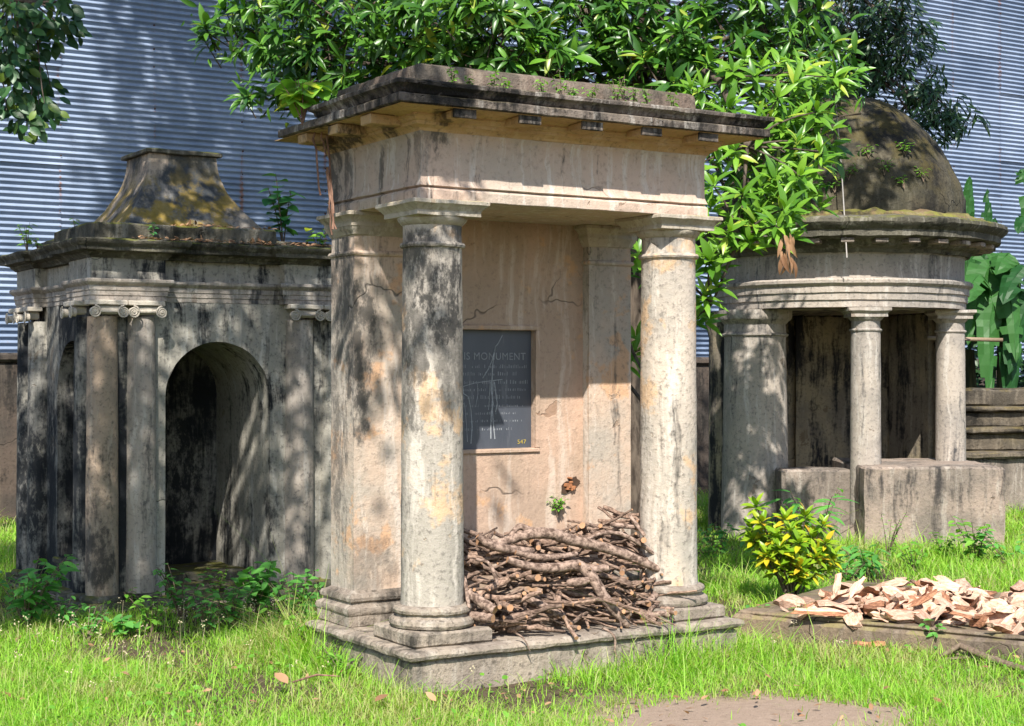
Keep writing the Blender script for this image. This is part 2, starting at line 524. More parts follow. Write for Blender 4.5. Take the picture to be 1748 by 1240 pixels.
M['grass'] = leaf_mat('grass_blades', (.17, .41, .03), (.37, .60, .07), .6, .48, c3=(.46, .48, .20), dry=(.44, .40, .19))
M['grassdeep'] = leaf_mat('shade_grass', (.045, .12, .015), (.09, .20, .025), .5, .3)
M['mango'] = leaf_mat('mango_leaf', (.020, .080, .014), (.13, .30, .030), .36, .26, spec=.45, c3=(.26, .33, .04), c3r=(.93, .97))
M['mangolit'] = leaf_mat('lit_mango_leaf', (.055, .16, .015), (.19, .37, .035), .36, .28, spec=.45, c3=(.32, .40, .05), c3r=(.92, .97))  # mango leaf again but brighter, sunlight put into its colour
M['darkleaf'] = leaf_mat('dark_leaf', (.014, .045, .016), (.032, .08, .022), .4, .15)  # green taken darker, standing in for shade on the leaves
M['oval'] = leaf_mat('oval_leaf', (.022, .075, .03), (.05, .13, .035), .4, .25, c3=(.12, .19, .02))
M['weed'] = leaf_mat('weed_leaf', (.075, .26, .05), (.15, .40, .08), .5, .38)
M['weedlit'] = leaf_mat('bright_weed_leaf', (.10, .27, .025), (.19, .40, .05), .5, .35)
M['peepal'] = leaf_mat('peepal_leaf', (.14, .34, .04), (.26, .48, .06), .4, .35, c3=(.40, .46, .03))
M['peepald'] = leaf_mat('deep_peepal_leaf', (.035, .15, .05), (.09, .27, .06), .4, .3)
M['croton'] = leaf_mat('croton_leaf', (.13, .27, .012), (.26, .38, .02), .35, .25, c3=(.45, .42, .02))
M['crotony'] = leaf_mat('yellow_croton_leaf', (.50, .42, .02), (.56, .33, .025), .35, .25)
M['banana'] = leaf_mat('banana_leaf', (.016, .075, .018), (.045, .145, .03), .5, .3, spec=.3)
M['deadleaf'] = leaf_mat('dead_leaf', (.20, .10, .05), (.42, .25, .14), .8, .15)
M['flower'] = simple('pale_flower', (.46, .39, .25), .8)
M['bark'] = bark_mat('tree_bark', (.035, .026, .02), (.11, .085, .065))
M['twig'] = bark_mat('twig_bark', (.10, .07, .05), (.2, .15, .11), sc=(60, 60, 20))
M['stick'] = bark_mat('stick_bark', (.080, .055, .042), (.29, .215, .17), sc=(14, 60, 60), obj=True)
M['logbark'] = bark_mat('log_bark', (.075, .048, .036), (.33, .235, .185), sc=(38, 38, 38), bump=1.0)
M['stickend'] = simple('cut_wood_end', (.36, .20, .11), .85, nscale=14, var=.6)
M['chipwood'] = bark_mat('split_wood', (.44, .28, .20), (.68, .51, .40), sc=(3, 16, 16), obj=True, bump=1.0)
M['chipbark'] = bark_mat('red_brown_bark', (.17, .08, .05), (.42, .22, .13), sc=(5, 14, 14), obj=True, bump=1.0)
M['root'] = bark_mat('root_bark', (.12, .065, .045), (.27, .16, .115), sc=(50, 50, 14))
M['banstem'] = bark_mat('banana_stem', (.03, .035, .02), (.09, .085, .04), sc=(30, 30, 2))
M['bolt'] = simple('rusty_bolt', (.05, .025, .018), .8, .3)
M['wire'] = simple('grey_wire', (.30, .28, .26), .6)
M['cord'] = simple('dark_cord', (.03, .028, .03), .8)
M['bamboo'] = simple('weathered_pole', (.24, .18, .125), .7, nscale=18, var=.5)

# galvanised corrugated sheet, rusting along the bolt rows
_m = NT('galvanised_sheet')
_p = _m.pos()
_oi = _m.n('ShaderNodeObjectInfo')
PHI = R(31.6)
U = Vector((math.cos(PHI), math.sin(PHI), 0)); W = Vector((-math.sin(PHI), math.cos(PHI), 0))
SHED0 = Vector((-5.6, 19.8, 0))
_L = _m.math('SUBTRACT', _m.vmath('DOT_PRODUCT', _p, tuple(U)), SHED0.dot(U))
_fr = _m.math('ABSOLUTE', _m.math('SUBTRACT', _m.math('FRACT', _m.math('ADD', _m.math('DIVIDE', _L, 1.2), .5)), .5))
_n = _m.noise(_p, 1.3, 6, .6); _n2 = _m.noise(_p, 12, 5, .7)
_c = _m.mix(_m.step(_n, .35, .65), (.175, .225, .31), (.245, .30, .395))
_c = _m.mix(.8, _c, _m.mix(_oi.outputs['Random'], (.72, .75, .80), (1.15, 1.12, 1.1)), 'MULTIPLY')
_c = _m.mix(_m.step(_m.noise(_p, 1.0, 6, .7, mul=(5, 5, .6)), .52, .72, 0, .35), _c, (.13, .16, .215))
_rm = _m.math('MULTIPLY', _m.step(_fr, .005, .035, 1, 0), _m.step(_m.noise(_p, 1.0, 5, .7, mul=(9, 9, 1.2)), .50, .62, 0, .85))
_c = _m.mix(_rm, _c, (.26, .13, .085))
_c = _m.mix(_m.step(_n2, .66, .76, 0, .6), _c, (.22, .14, .11))
M['sheet'] = _m.done(_m.bsdf(_c, _m.step(_n2, .2, .8, .45, .6), None, .3, Metallic=.0))

# ------------------------------------------------------------------ ground
def gh(x, y):
    return (mnoise.noise(Vector((x * .55, y * .55, 2.2))) * .045 + mnoise.noise(Vector((x * 1.9, y * 1.9, 5.1))) * .018)


def build_ground():
    xs = np.concatenate([np.linspace(-80, -9, 12), np.linspace(-8, 10, 110), np.linspace(11, 80, 12)])
    ys = np.concatenate([np.linspace(-40, 2, 10), np.linspace(3, 22, 115), np.linspace(23, 120, 14)])
    V = np.array([(x, y, gh(x, y) if -9 < x < 11 and 2 < y < 23 else 0.0) for y in ys for x in xs], dtype=np.float32)
    nx, ny = len(xs), len(ys)
    i, j = np.meshgrid(np.arange(nx - 1), np.arange(ny - 1))
    a = (j * nx + i).ravel()
    Q = np.stack([a, a + 1, a + 1 + nx, a + nx], 1)
    o = link(bpy.data.objects.new('ground', fast_mesh('ground', V, Q, M['soil'])))
    tag(o, 'bare brown earth under the grass of the burial ground', 'ground', kind='structure')


build_ground()

# ------------------------------------------------------------------ corrugated shed
def build_shed():
    root = empty('corrugated_shed', SHED0, PHI, 'tall shed wall of bluish corrugated metal sheets behind the tombs', 'shed')
    pitch = .076; nc = 8; amp = .018; wid = 2.42
    V = []; F = []
    ns = nc * 10
    for i in range(ns + 1):
        z = (nc * pitch + .02) * i / ns
        ph = 2 * PI * z / pitch
        y = -amp * math.cos(ph)
        V += [(0, y, z), (wid, y, z)]
    for i in range(ns):
        F.append((2 * i, 2 * i + 1, 2 * i + 3, 2 * i + 2))
    mb = MB().add(V, F)
    me = mb.mesh('sheet', M['sheet'], sharp=None)
    rnd = random.Random(5)
    rows = 18; cols = 13
    for r in range(rows):
        sh = rnd.choice((0, 0, 1.2)) - 1.2
        for c in range(cols):
            o = bpy.data.objects.new('sheet', me)
            link(o, root)
            o.location = (-6.0 + sh + c * 2.4, -.012 * ((c + r) % 2) - .007 * (r % 2) + rnd.uniform(-.002, .002), r * nc * pitch - .05)
            o.rotation_euler = (R(rnd.uniform(-.6, .6)), R(rnd.uniform(-.16, .16)), R(rnd.uniform(-.12, .12)))
    b = MB()
    for c in range(-5, 22):
        for r in range(rows * 2):
            z = r * .304 + rnd.choice((.02, .02, .10, .17))
            if rnd.random() < .15: continue
            x = c * 1.2 + rnd.uniform(-.012, .012); y = -.035
            zz = round(z / pitch) * pitch + pitch * .5 - .05
            s = rnd.uniform(.010, .016)
            b.lathe(0, 0, [(s, 0), (s * .8, .012), (.002, .016)], 6)
            for q in range(len(b.v) - 18, len(b.v)):
                p = b.v[q]; b.v[q] = (x + p[0], y - p[2], zz + p[1])
    o = b.build('bolts', M['bolt'], root, sharp=None, smooth=False)
    o['kind'] = 'stuff'


build_shed()

# ------------------------------------------------------------------ old dark boundary wall in front of the shed
def build_boundary():
    root = empty('boundary_wall', SHED0 - W * 1.5 - U * 3.0, PHI, 'dark mouldy boundary wall in shade behind the tombs', 'wall')
    b = MB(); b.box(0, 18.0, -.15, .15, -.1, 1.75, .02, .4)
    b.build('wall_body', M['oldwall'], root, jit=.02, jf=2)
    b = MB(); b.box(0, 18.0, -.2, .2, 1.752, 1.86, .03, .4)
    b.build('coping', M['oldwall'], root, jit=.02, jf=2)


build_boundary()

# ================================================================== central portico monument
C1 = Vector((-.425, 8.54, 0))
cm = empty('portico_tomb', C1, PHI, 'peach plaster portico tomb with columns, inscribed slab and firewood on its ledge', 'tomb')


def rect(x0, x1, y0, y1):
    return [(x0, y0), (x1, y0), (x1, y1), (x0, y1)]


CX = 1.572                        # spacing of the two columns
FR = (-.15, CX + .15, -.15, .96)  # frieze outline


def square_stack(mb, cx, cy, hx, hy, prof, seg=.09):
    mb.sweep(rect(cx - hx, cx + hx, cy - hy, cy + hy), prof, seg)


def build_column(cx, cy):
    col = MB()
    prof = [(.170, .42), (.168, .5)] + [(.168 - .010 * (i / 20) ** 1.4, .5 + 1.80 * i / 20) for i in range(1, 21)]
    prof += [(.160, 2.305), (.172, 2.309), (.177, 2.320), (.172, 2.331), (.158, 2.336), (.156, 2.38), (.157, 2.425)]
    col.lathe(cx, cy, prof, 44)
    s = col.build('column', M['col'], cm, jit=.0045, jf=5, seed=cx)
    b = MB()
    b.box(cx - .232, cx + .232, cy - .232, cy + .232, .226, .302, .012, .08)
    b.lathe(cx, cy, [(.20, .302), (.222, .308), (.230, .325), (.226, .345), (.212, .356), (.196, .358), (.192, .372), (.196, .377), (.208, .383), (.211, .397), (.205, .410), (.190, .416), (.176, .420)], 44)
    b.build('base', M['plinth'], s, jit=.006, jf=7, seed=cx + 2)
    k = MB()
    k.lathe(cx, cy, [(.157, 2.424), (.166, 2.430), (.180, 2.444), (.187, 2.458), (.186, 2.468)], 44)
    k.sweep(rect(cx - .19, cx + .19, cy - .19, cy + .19), [(-.01, 2.466), (0, 2.468), (0, 2.492), (.004, 2.497), (.012, 2.506), (.026, 2.520), (.036, 2.527), (.036, 2.543), (.032, 2.547)], .06)
    k.build('capital', M['cap'], s, jit=.0045, jf=9, seed=cx + 4)


build_column(0, 0)
build_column(CX, 0)


def build_pier(cx, cy, hx, hy):
    b = MB()
    prof = [(0, .42)] + [(0, .42 + 1.88 * i / 18) for i in range(1, 18)] + [(0, 2.305), (.010, 2.309), (.015, 2.320), (.010, 2.331), (-.002, 2.336), (-.002, 2.42)]
    square_stack(b, cx, cy, hx, hy, prof, .08)
    s = b.build('pier', M['pier'], cm, jit=.0045, jf=5, seed=cx + 11)
    b = MB()
    square_stack(b, cx, cy, hx, hy, [(.052, .226), (.058, .232), (.058, .290), (.062, .294), (.068, .310), (.064, .330), (.045, .345), (.035, .348), (.034, .36), (.046, .368), (.048, .385), (.038, .402), (.012, .412), (.002, .422)])
    b.build('base', M['plinth'], s, jit=.007, jf=7, seed=cx + 3)
    b = MB()
    square_stack(b, cx, cy, hx, hy, [(-.002, 2.416), (.008, 2.424), (.012, 2.440), (.022, 2.452), (.026, 2.468), (.030, 2.470), (.030, 2.492), (.040, 2.506), (.056, 2.522), (.064, 2.527), (.064, 2.543), (.060, 2.547)])
    b.build('capital', M['cap'], s, jit=.0045, jf=9, seed=cx + 5)


build_pier(0, .77, .16, .15)
build_pier(CX + .02, .77, .157, .15)

# back wall with the recess for the slab
def build_backwall():
    x0, x1, y0, y1, z0, z1 = .14, CX - .12, .69, .91, .20, 2.55
    hx0, hx1, hz0, hz1, dp = .47, 1.085, 1.19, 1.90, .045
    b = MB()

    def grid(xa, xb, za, zb, y):
        nx = max(1, int((xb - xa) / .07)); nz = max(1, int((zb - za) / .07))
        V = [(xa + (xb - xa) * i / nx, y, za + (zb - za) * j / nz) for j in range(nz + 1) for i in range(nx + 1)]
        F = [(j * (nx + 1) + i, j * (nx + 1) + i + 1, (j + 1) * (nx + 1) + i + 1, (j + 1) * (nx + 1) + i) for j in range(nz) for i in range(nx)]
        b.add(V, F)
    grid(x0, hx0, z0, z1, y0); grid(hx1, x1, z0, z1, y0)
    grid(hx0, hx1, z0, hz0, y0); grid(hx0, hx1, hz1, z1, y0)
    b.add([(hx0, y0, hz0), (hx1, y0, hz0), (hx1, y0 + dp, hz0), (hx0, y0 + dp, hz0)], [(0, 1, 2, 3)])
    b.add([(hx0, y0, hz1), (hx1, y0, hz1), (hx1, y0 + dp, hz1), (hx0, y0 + dp, hz1)], [(3, 2, 1, 0)])
    b.add([(hx0, y0, hz0), (hx0, y0 + dp, hz0), (hx0, y0 + dp, hz1), (hx0, y0, hz1)], [(0, 1, 2, 3)])
    b.add([(hx1, y0, hz0), (hx1, y0 + dp, hz0), (hx1, y0 + dp, hz1), (hx1, y0, hz1)], [(3, 2, 1, 0)])
    b.add([(x0, y1, z0), (x1, y1, z0), (x1, y1, z1), (x0, y1, z1)], [(1, 0, 3, 2)])
    b.build('back_wall', M['wall'], cm, jit=.003, jf=4)
    # moulded frame
    f = MB()
    w = .028
    for (xa, xb, za, zb) in ((hx0 - w, hx1 + w, hz1, hz1 + w), (hx0 - w, hx1 + w, hz0 - w * .9, hz0 - .001), (hx0 - w, hx0, hz0, hz1), (hx1, hx1 + w, hz0, hz1)):
        f.box(xa, xb, y0 - .014, y0 + .004, za, zb, .004, .08)
    f.build('frame', M['wall'], cm, jit=.003, jf=9)
    s = MB()
    s.box(hx0 - .01, hx1 + .01, y0 + dp - .004, y0 + dp + .03, hz0 - .01, hz1 + .01, .002, .2)
    slab = s.build('inscription_slab', M['slate'], cm, jit=.0)
    slab['label'] = 'black slate slab with worn engraved inscription and pale lime runs'
    yf = y0 + dp - .0055
    # lettering
    def text(body, x, z, size, mat, name, sx=1.0):
        cu = bpy.data.curves.new(name, 'FONT')
        cu.body = body; cu.size = size; cu.align_x = 'LEFT'; cu.extrude = .0006; cu.space_character = 1.08
        ob = bpy.data.objects.new(name, cu)
        link(ob, slab)
        ob.location = (x, yf, z); ob.rotation_euler = (R(90), 0, 0); ob.scale = (sx, 1, 1)
        cu.materials.append(mat)
        bpy.context.view_layer.update()
        me = bpy.data.meshes.new_from_object(ob)
        me.name = name
        if not me.materials: me.materials.append(mat)
        nb = link(bpy.data.objects.new(name, me), slab)
        nb.location = ob.location; nb.rotation_euler = ob.rotation_euler; nb.scale = ob.scale
        bpy.data.objects.remove(ob); bpy.data.curves.remove(cu)
        nb.name = name
    text('THIS MONUMENT', .525, 1.722, .062, M['engrave'], 'lettering', .98)
    text('547', .985, 1.215, .036, M['yellow'], 'painted_number', 1.1)
    # lines too worn to read: engraved strokes only
    rnd = random.Random(3)
    for k, (xa, xb, z, h) in enumerate(((.52, 1.05, 1.672, .022), (.60, .98, 1.628, .024), (.52, 1.06, 1.578, .026), (.52, 1.05, 1.535, .018), (.55, 1.0, 1.488, .026), (.54, 1.03, 1.440, .016), (.60, .97, 1.395, .016), (.56, 1.02, 1.350, .016), (.62, .95, 1.300, .016))):
        e = MB(); x = xa
        while x < xb:
            ww = rnd.uniform(.003, .012)
            if rnd.random() < .78:
                hh = h * rnd.uniform(.45, 1)
                e.add([(x, yf, z), (x + ww * .5, yf, z), (x + ww * .5, yf, z + hh), (x, yf, z + hh)], [(0, 1, 2, 3)])
            x += ww + .004
        e.build('worn_line', M['engrave'], slab, smooth=False)
    # lime runs across the slab
    def q(px, py):
        # photo pixel of the slab face -> slab plane
        t = (px - 874.0) / FPX
        yy = .70
        u = (t * (8.54 + W.y * yy) - (-.425 + W.x * yy)) / (U.x - t * U.y)
        D = 8.54 + U.y * u + W.y * yy
        return (u, CAMZ + (HORY - py) / FPX * D)
    runs = [([(862, 572), (855, 586), (850, 592), (844, 616), (838, 630), (828, 646)], .0035), ([(850, 590), (845, 625), (844, 650), (843, 668), (846, 690), (843, 704), (842, 725), (842, 750)], .006),
            ([(783, 664), (795, 660), (815, 654), (845, 650), (862, 648)], .003), ([(848, 652), (850, 668), (853, 690), (850, 704)], .004), ([(841, 652), (840, 675), (838, 700)], .003),
            ([(794, 661), (795, 672), (804, 678), (808, 700), (810, 730), (808, 758)], .0045), ([(819, 655), (820, 672), (816, 695)], .0025), ([(797, 688), (790, 696), (785, 697)], .003),
            ([(797, 690), (800, 720), (802, 755)], .0025), ([(846, 655), (844, 690), (846, 720), (849, 750)], .004)]
    lm = MB()
    for pts, w0 in runs:
        pp = [q(*p) for p in pts]
        for i in range(len(pp) - 1):
            (xa, za), (xb, zb) = pp[i], pp[i + 1]
            d = Vector((xb - xa, zb - za)); n_ = Vector((-d.y, d.x)).normalized() * w0 * rnd.uniform(.5, .9)
            yy = yf - .0012 - .0003 * (i % 2)
            lm.add([(xa - n_.x, yy, za - n_.y), (xb - n_.x, yy, zb - n_.y), (xb + n_.x, yy, zb + n_.y), (xa + n_.x, yy, za + n_.y)], [(0, 1, 2, 3)])
    lm.build('lime_runs', M['lime'], slab, smooth=False)
    # broken patch showing brick
    rnd = random.Random(8)
    h = MB()
    cxp, czp = 1.335, .955
    n = 22
    rim = []
    for i in range(n):
        a = 2 * PI * i / n
        rr = .052 * (1 + .45 * math.sin(a * 2 + .6) + rnd.uniform(-.18, .18))
        rim.append((cxp + rr * math.cos(a) * .95, y0 - .008, czp + rr * math.sin(a) * 1.0))
    inner = [(cxp + (p[0] - cxp) * .62, y0 - .004, czp + (p[2] - czp) * .62) for p in rim]
    h.add(rim + inner + [(cxp, y0 - .003, czp)], [(i, n + i, n + (i + 1) % n, (i + 1) % n) for i in range(n)] + [(n + i, 2 * n, n + (i + 1) % n) for i in range(n)])
    h.build('broken_plaster', M['hole'], cm, jit=.006, jf=30)
    for i in range(9):
        a = rnd.uniform(0, 2 * PI); rr = rnd.uniform(.01, .045)
        bb = MB(); s_ = rnd.uniform(.012, .024)
        bb.box(-s_, s_, -.010, .012, -s_ * .5, s_ * .5, .003, .02)
        o = bb.build('brick', M['brick'], cm, jit=.004, jf=40, seed=i)
        o.location = (cxp + rr * math.cos(a), y0 - .012, czp + rr * math.sin(a)); o.rotation_euler = (0, rnd.uniform(-.9, .9), rnd.uniform(-.4, .4))


build_backwall()

# entablature
b = MB()
b.sweep(rect(*FR), [(-.02, 2.5475), (.010, 2.549), (.012, 2.552), (.012, 2.60), (.004, 2.607), (.0, 2.612)], .07)
b.build('architrave', M['frieze'], cm, jit=.004, jf=7)
b = MB()
b.sweep(rect(*FR), [(-.012, 2.608), (-.008, 2.616), (.012, 2.624), (.008, 2.635), (.001, 2.655)] + [(0, 2.655 + .22 * i / 4) for i in range(1, 5)] + [(.003, 2.885), (.012, 2.905)], .08)
b.build('frieze', M['frieze'], cm, jit=.004, jf=4)
b = MB()
b.sweep(rect(*FR), [(0, 2.904), (.014, 2.906), (.020, 2.918), (.040, 2.930), (.052, 2.934), (.056, 2.950), (.066, 2.954), (.072, 2.970), (.080, 2.974), (.080, 2.985), (.10, 2.9935), (.24, 2.996), (.24, 3.0)], .09)
b.build('bed_moulding', M['bounce_ochre'], cm, jit=.004, jf=8)
cr = (-.15, CX + .15, -.15, .82)
b = MB()
b.sweep(rect(*cr), [(.10, 3.0), (.262, 3.0), (.268, 3.004), (.268, 3.040), (.262, 3.046), (.246, 3.050), (.0, 3.056)], .07)
corn = b.build('cornice', M['corn'], cm, jit=.007, jf=9)
# upper moulding: its left rear corner has broken away
b = MB()
b.sweep([(-.15, -.15), (CX + .15, -.15), (CX + .15, .80), (.25, .80), (.25, .36), (-.15, .36)],
        [(.10, 3.053), (.245, 3.053), (.252, 3.060), (.258, 3.074), (.275, 3.086), (.284, 3.092), (.286, 3.110), (.278, 3.117), (.14, 3.124), (-.02, 3.135)], .07)
b.build('cyma', M['corn'], corn, jit=.008, jf=9, seed=4)
for i in range(5):
    u0 = -.02 + .396 * i
    b = MB(); b.box(u0 - .060, u0 + .060, -.370, -.205, 2.952, 2.9935, .005, .05)
    b.build('modillion', M['bounce_ochre'], corn, jit=.005, jf=14, seed=i)
    b = MB(); b.box(u0 - .066, u0 + .066, -.388, -.371, 2.950, 2.9985, .003, .05)
    b.build('modillion_face', M['corn'], corn, jit=.003, jf=14, seed=i)
for i in range(3):
    v0 = .02 + .40 * i
    b = MB(); b.box(-.385, -.205, v0 - .06, v0 + .06, 2.940, 2.9935, .005, .05)
    b.build('modillion', M['bounce_ochre'], corn, jit=.004, jf=14, seed=i + 9)
b = MB()
zt = [(-.004, 3.10), (0, 3.14), (.002, 3.19), (0, 3.235), (-.006, 3.256), (-.03, 3.268)]
b.sweep(rect(-.16, CX + .10, -.13, .84), zt, .06)
b.build('attic_block', M['attic'], cm, jit=.013, jf=7)
# plinth and ledge
b = MB()
b.box(-.265, CX + .285, -.275, .95, -.25, .172, .02, .1)
b.build('plinth', M['plinth'], cm, jit=.010, jf=6)
b = MB()
b.sweep(rect(-.265, CX + .285, -.275, .95), [(-.03, .168), (.012, .172), (.028, .180), (.034, .197), (.028, .213), (.012, .222), (-.05, .2255)], .07)
b.build('ledge', M['plinth'], cm, jit=.010, jf=7, seed=3)

# ================================================================== left tomb with arch and bell-shaped roof
CL = Vector((-2.865, 10.9, 0))
lt = empty('arched_tomb', CL, PHI, 'blackened square tomb with arched opening, scroll capitals and bell-shaped roof', 'tomb')
S = 1.95
J = .09     # wall set back behind the corner piers


def jog(a=.53, s=S, j=J):
    return [(0, 0), (a, 0), (a, j), (s - a, j), (s - a, 0), (s, 0), (s, a), (s - j, a), (s - j, s - a), (s, s - a), (s, s),
            (s - a, s), (s - a, s - j), (a, s - j), (a, s), (0, s), (0, s - a), (j, s - a), (j, a), (0, a)]


def build_arch_front():
    """front wall with round-headed opening and the barrel vault behind it"""
    x0, x1, y0 = .10, S - .10, J
    ax0, ax1, zs, r = .557, 1.347, 1.47, .395
    cx = (ax0 + ax1) / 2
    zt = 2.16; zb = .05; depth = 1.06
    n = 20
    arc = [(ax0, zb), (ax0, .6), (ax0, 1.1)] + [(cx - r * math.cos(PI * i / n), zs + r * math.sin(PI * i / n)) for i in range(n + 1)] + [(ax1, 1.1), (ax1, .6), (ax1, zb)]
    b = MB()
    # wall: connect each arch point to an outer outline point
    out = []
    for (x, z) in arc:
        if z <= zs - 1e-6 and x < cx: out.append((x0, z))
        elif z <= zs - 1e-6: out.append((x1, z))
        else:
            t = math.atan2(z - zs, x - cx)
            dx, dz = math.cos(t), math.sin(t)
            k = 1e9
            if dx > 1e-6: k = min(k, (x1 - cx) / dx)
            if dx < -1e-6: k = min(k, (x0 - cx) / dx)
            if dz > 1e-6: k = min(k, (zt - zs) / dz)
            out.append((cx + dx * k, zs + dz * k))
    m = 5
    V = []; F = []
    for i in range(len(arc)):
        for k in range(m + 1):
            t = k / m
            V.append((arc[i][0] * (1 - t) + out[i][0] * t, y0, arc[i][1] * (1 - t) + out[i][1] * t))
    for i in range(len(arc) - 1):
        for k in range(m):
            a = i * (m + 1) + k
            F.append((a, a + m + 1, a + m + 2, a + 1))
    b.add(V, F)
    # fill the two top corners
    il = [i for i, o in enumerate(out) if abs(o[1] - zt) < 1e-4]
    a, c = out[il[0]], out[il[-1]]
    pl = out[il[0] - 1]; pr = out[il[-1] + 1]
    b.add([(pl[0], y0, pl[1]), (a[0], y0, a[1]), (x0, y0, zt)], [(0, 1, 2)])
    b.add([(pr[0], y0, pr[1]), (c[0], y0, c[1]), (x1, y0, zt)], [(1, 0, 2)])
    b.build('front_wall', M['left'], lt, jit=.004, jf=5)
    v = MB()
    V = []; F = []; md = 9
    for (x, z) in arc:
        for k in range(md + 1):
            V.append((x, y0 + depth * k / md, z))
    for i in range(len(arc) - 1):
        for k in range(md):
            a = i * (md + 1) + k
            F.append((a, a + 1, a + md + 2, a + md + 1))
    v.add(V, F)
    v.build('vault', M['left'], lt, jit=.006, jf=4)
    e = MB(); e.box(ax0 - .1, ax1 + .1, y0 + depth, y0 + depth + .1, zb, 2.0, .004, .15)
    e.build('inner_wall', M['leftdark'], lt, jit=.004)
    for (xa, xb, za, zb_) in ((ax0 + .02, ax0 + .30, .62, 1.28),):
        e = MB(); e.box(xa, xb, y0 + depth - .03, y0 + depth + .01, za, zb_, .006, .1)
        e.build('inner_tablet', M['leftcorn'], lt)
    for k, (z0, z1, ya) in enumerate(((.0, .10, .02), (.10, .17, .42))):
        e = MB(); e.box(ax0 - .02, ax1 + .02, y0 + ya, y0 + depth + .02, z0 - .1, z1, .012, .1)
        e.build('floor_step', M['leftcorn'], lt, jit=.02, jf=6, seed=k)


build_arch_front()


def build_left_side():
    """left wall with a shallow round-headed niche"""
    y0, y1, x0 = .10, S - .10, J
    a0, a1, zs = .37, 1.12, 1.50
    r = (a1 - a0) / 2; cy = (a0 + a1) / 2
    zt = 2.16; zb = .05; n = 18; dep = .20
    arc = [(a0, .28), (a0, .7), (a0, 1.1)] + [(cy - r * math.cos(PI * i / n), zs + r * math.sin(PI * i / n)) for i in range(n + 1)] + [(a1, 1.1), (a1, .7), (a1, .28)]
    out = []
    for (y, z) in arc:
        if z <= zs - 1e-6 and y < cy: out.append((y0, z))
        elif z <= zs - 1e-6: out.append((y1, z))
        else:
            t = math.atan2(z - zs, y - cy); dy, dz = math.cos(t), math.sin(t); k = 1e9
            if dy > 1e-6: k = min(k, (y1 - cy) / dy)
            if dy < -1e-6: k = min(k, (y0 - cy) / dy)
            if dz > 1e-6: k = min(k, (zt - zs) / dz)
            out.append((cy + dy * k, zs + dz * k))
    b = MB(); m = 4; V = []; F = []
    for i in range(len(arc)):
        for k in range(m + 1):
            t = k / m
            V.append((x0, arc[i][0] * (1 - t) + out[i][0] * t, arc[i][1] * (1 - t) + out[i][1] * t))
    for i in range(len(arc) - 1):
        for k in range(m):
            a = i * (m + 1) + k
            F.append((a + 1, a + m + 2, a + m + 1, a))
    b.add(V, F)
    il = [i for i, o in enumerate(out) if abs(o[1] - zt) < 1e-4]
    a, c, pl, pr = out[il[0]], out[il[-1]], out[il[0] - 1], out[il[-1] + 1]
    b.add([(x0, *pl), (x0, *a), (x0, y0, zt)], [(2, 1, 0)])
    b.add([(x0, *pr), (x0, *c), (x0, y1, zt)], [(0, 1, 2)])
    b.add([(x0, y0, zb), (x0, y1, zb), (x0, y1, .28), (x0, y0, .28)], [(3, 2, 1, 0)])
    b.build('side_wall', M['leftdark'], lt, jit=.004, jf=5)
    v = MB(); V = []; F = []
    for (y, z) in arc:
        V += [(x0, y, z), (x0 + dep * .5, y, z), (x0 + dep, y, z)]
    for i in range(len(arc) - 1):
        for k in range(2):
            a = i * 3 + k
            F.append((a + 3, a + 4, a + 1, a))
    nb = len(V)
    V += [(x0 + dep, y, z) for (y, z) in arc]
    F.append(tuple(reversed(range(nb, nb + len(arc)))))
    V += [(x0, a0, .28), (x0, a1, .28), (x0 + dep, a1, .28), (x0 + dep, a0, .28)]
    q = nb + len(arc)
    F.append((q, q + 1, q + 2, q + 3))
    v.add(V, F)
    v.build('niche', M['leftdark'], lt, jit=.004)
    v = MB(); v.box(x0 - .03, x0 + .02, a0 - .02, a1 + .02, .235, .279, .008, .1)
    v.build('niche_sill', M['leftcorn'], lt, jit=.004)


build_left_side()
# hidden rear and right walls
b = MB(); b.box(S - .28, S - J, .12, S - .1, 0, 2.16, .01, .3); b.build('right_wall', M['left'], lt)
b = MB(); b.box(.12, S - .3, S - .3, S - J, 0, 2.16, .01, .3); b.build('rear_wall', M['left'], lt)

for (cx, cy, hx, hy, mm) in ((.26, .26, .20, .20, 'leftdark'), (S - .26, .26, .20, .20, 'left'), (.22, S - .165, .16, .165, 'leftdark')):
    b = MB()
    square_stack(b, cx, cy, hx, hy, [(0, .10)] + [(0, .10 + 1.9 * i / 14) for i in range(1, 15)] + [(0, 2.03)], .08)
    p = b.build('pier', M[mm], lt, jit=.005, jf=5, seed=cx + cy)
    b = MB(); square_stack(b, cx, cy, hx, hy, [(.035, .07), (.042, .08), (.045, .098), (.036, .114), (.012, .122), (.003, .13)])
    b.build('base', M['leftcorn'], p, jit=.008, jf=9)


def spiral_mesh():
    b = MB()
    b.lathe(0, 0, [(.030, 0), (.030, .03), (.026, .036), (.006, .036)], 20)
    b.v = [(p[0], -p[2], p[1]) for p in b.v]
    pts = []
    for i in range(44):
        t = i / 43; a = 2 * PI * 2.4 * t + PI * .5
        r = .036 * (1 - t) + .006
        pts.append((r * math.cos(a), -.036, r * math.sin(a)))
    b.tube(pts, [.0062 * (1 - .4 * i / 43) for i in range(44)], 6)
    b.lathe(0, 0, [(.008, 0), (.007, .007), (.002, .009)], 8)
    for q in range(len(b.v) - 24, len(b.v)):
        p = b.v[q]; b.v[q] = (p[0], -.036 - p[2], p[1])
    return b.mesh('volute', M['scroll'], sharp=50)


VOL = spiral_mesh()


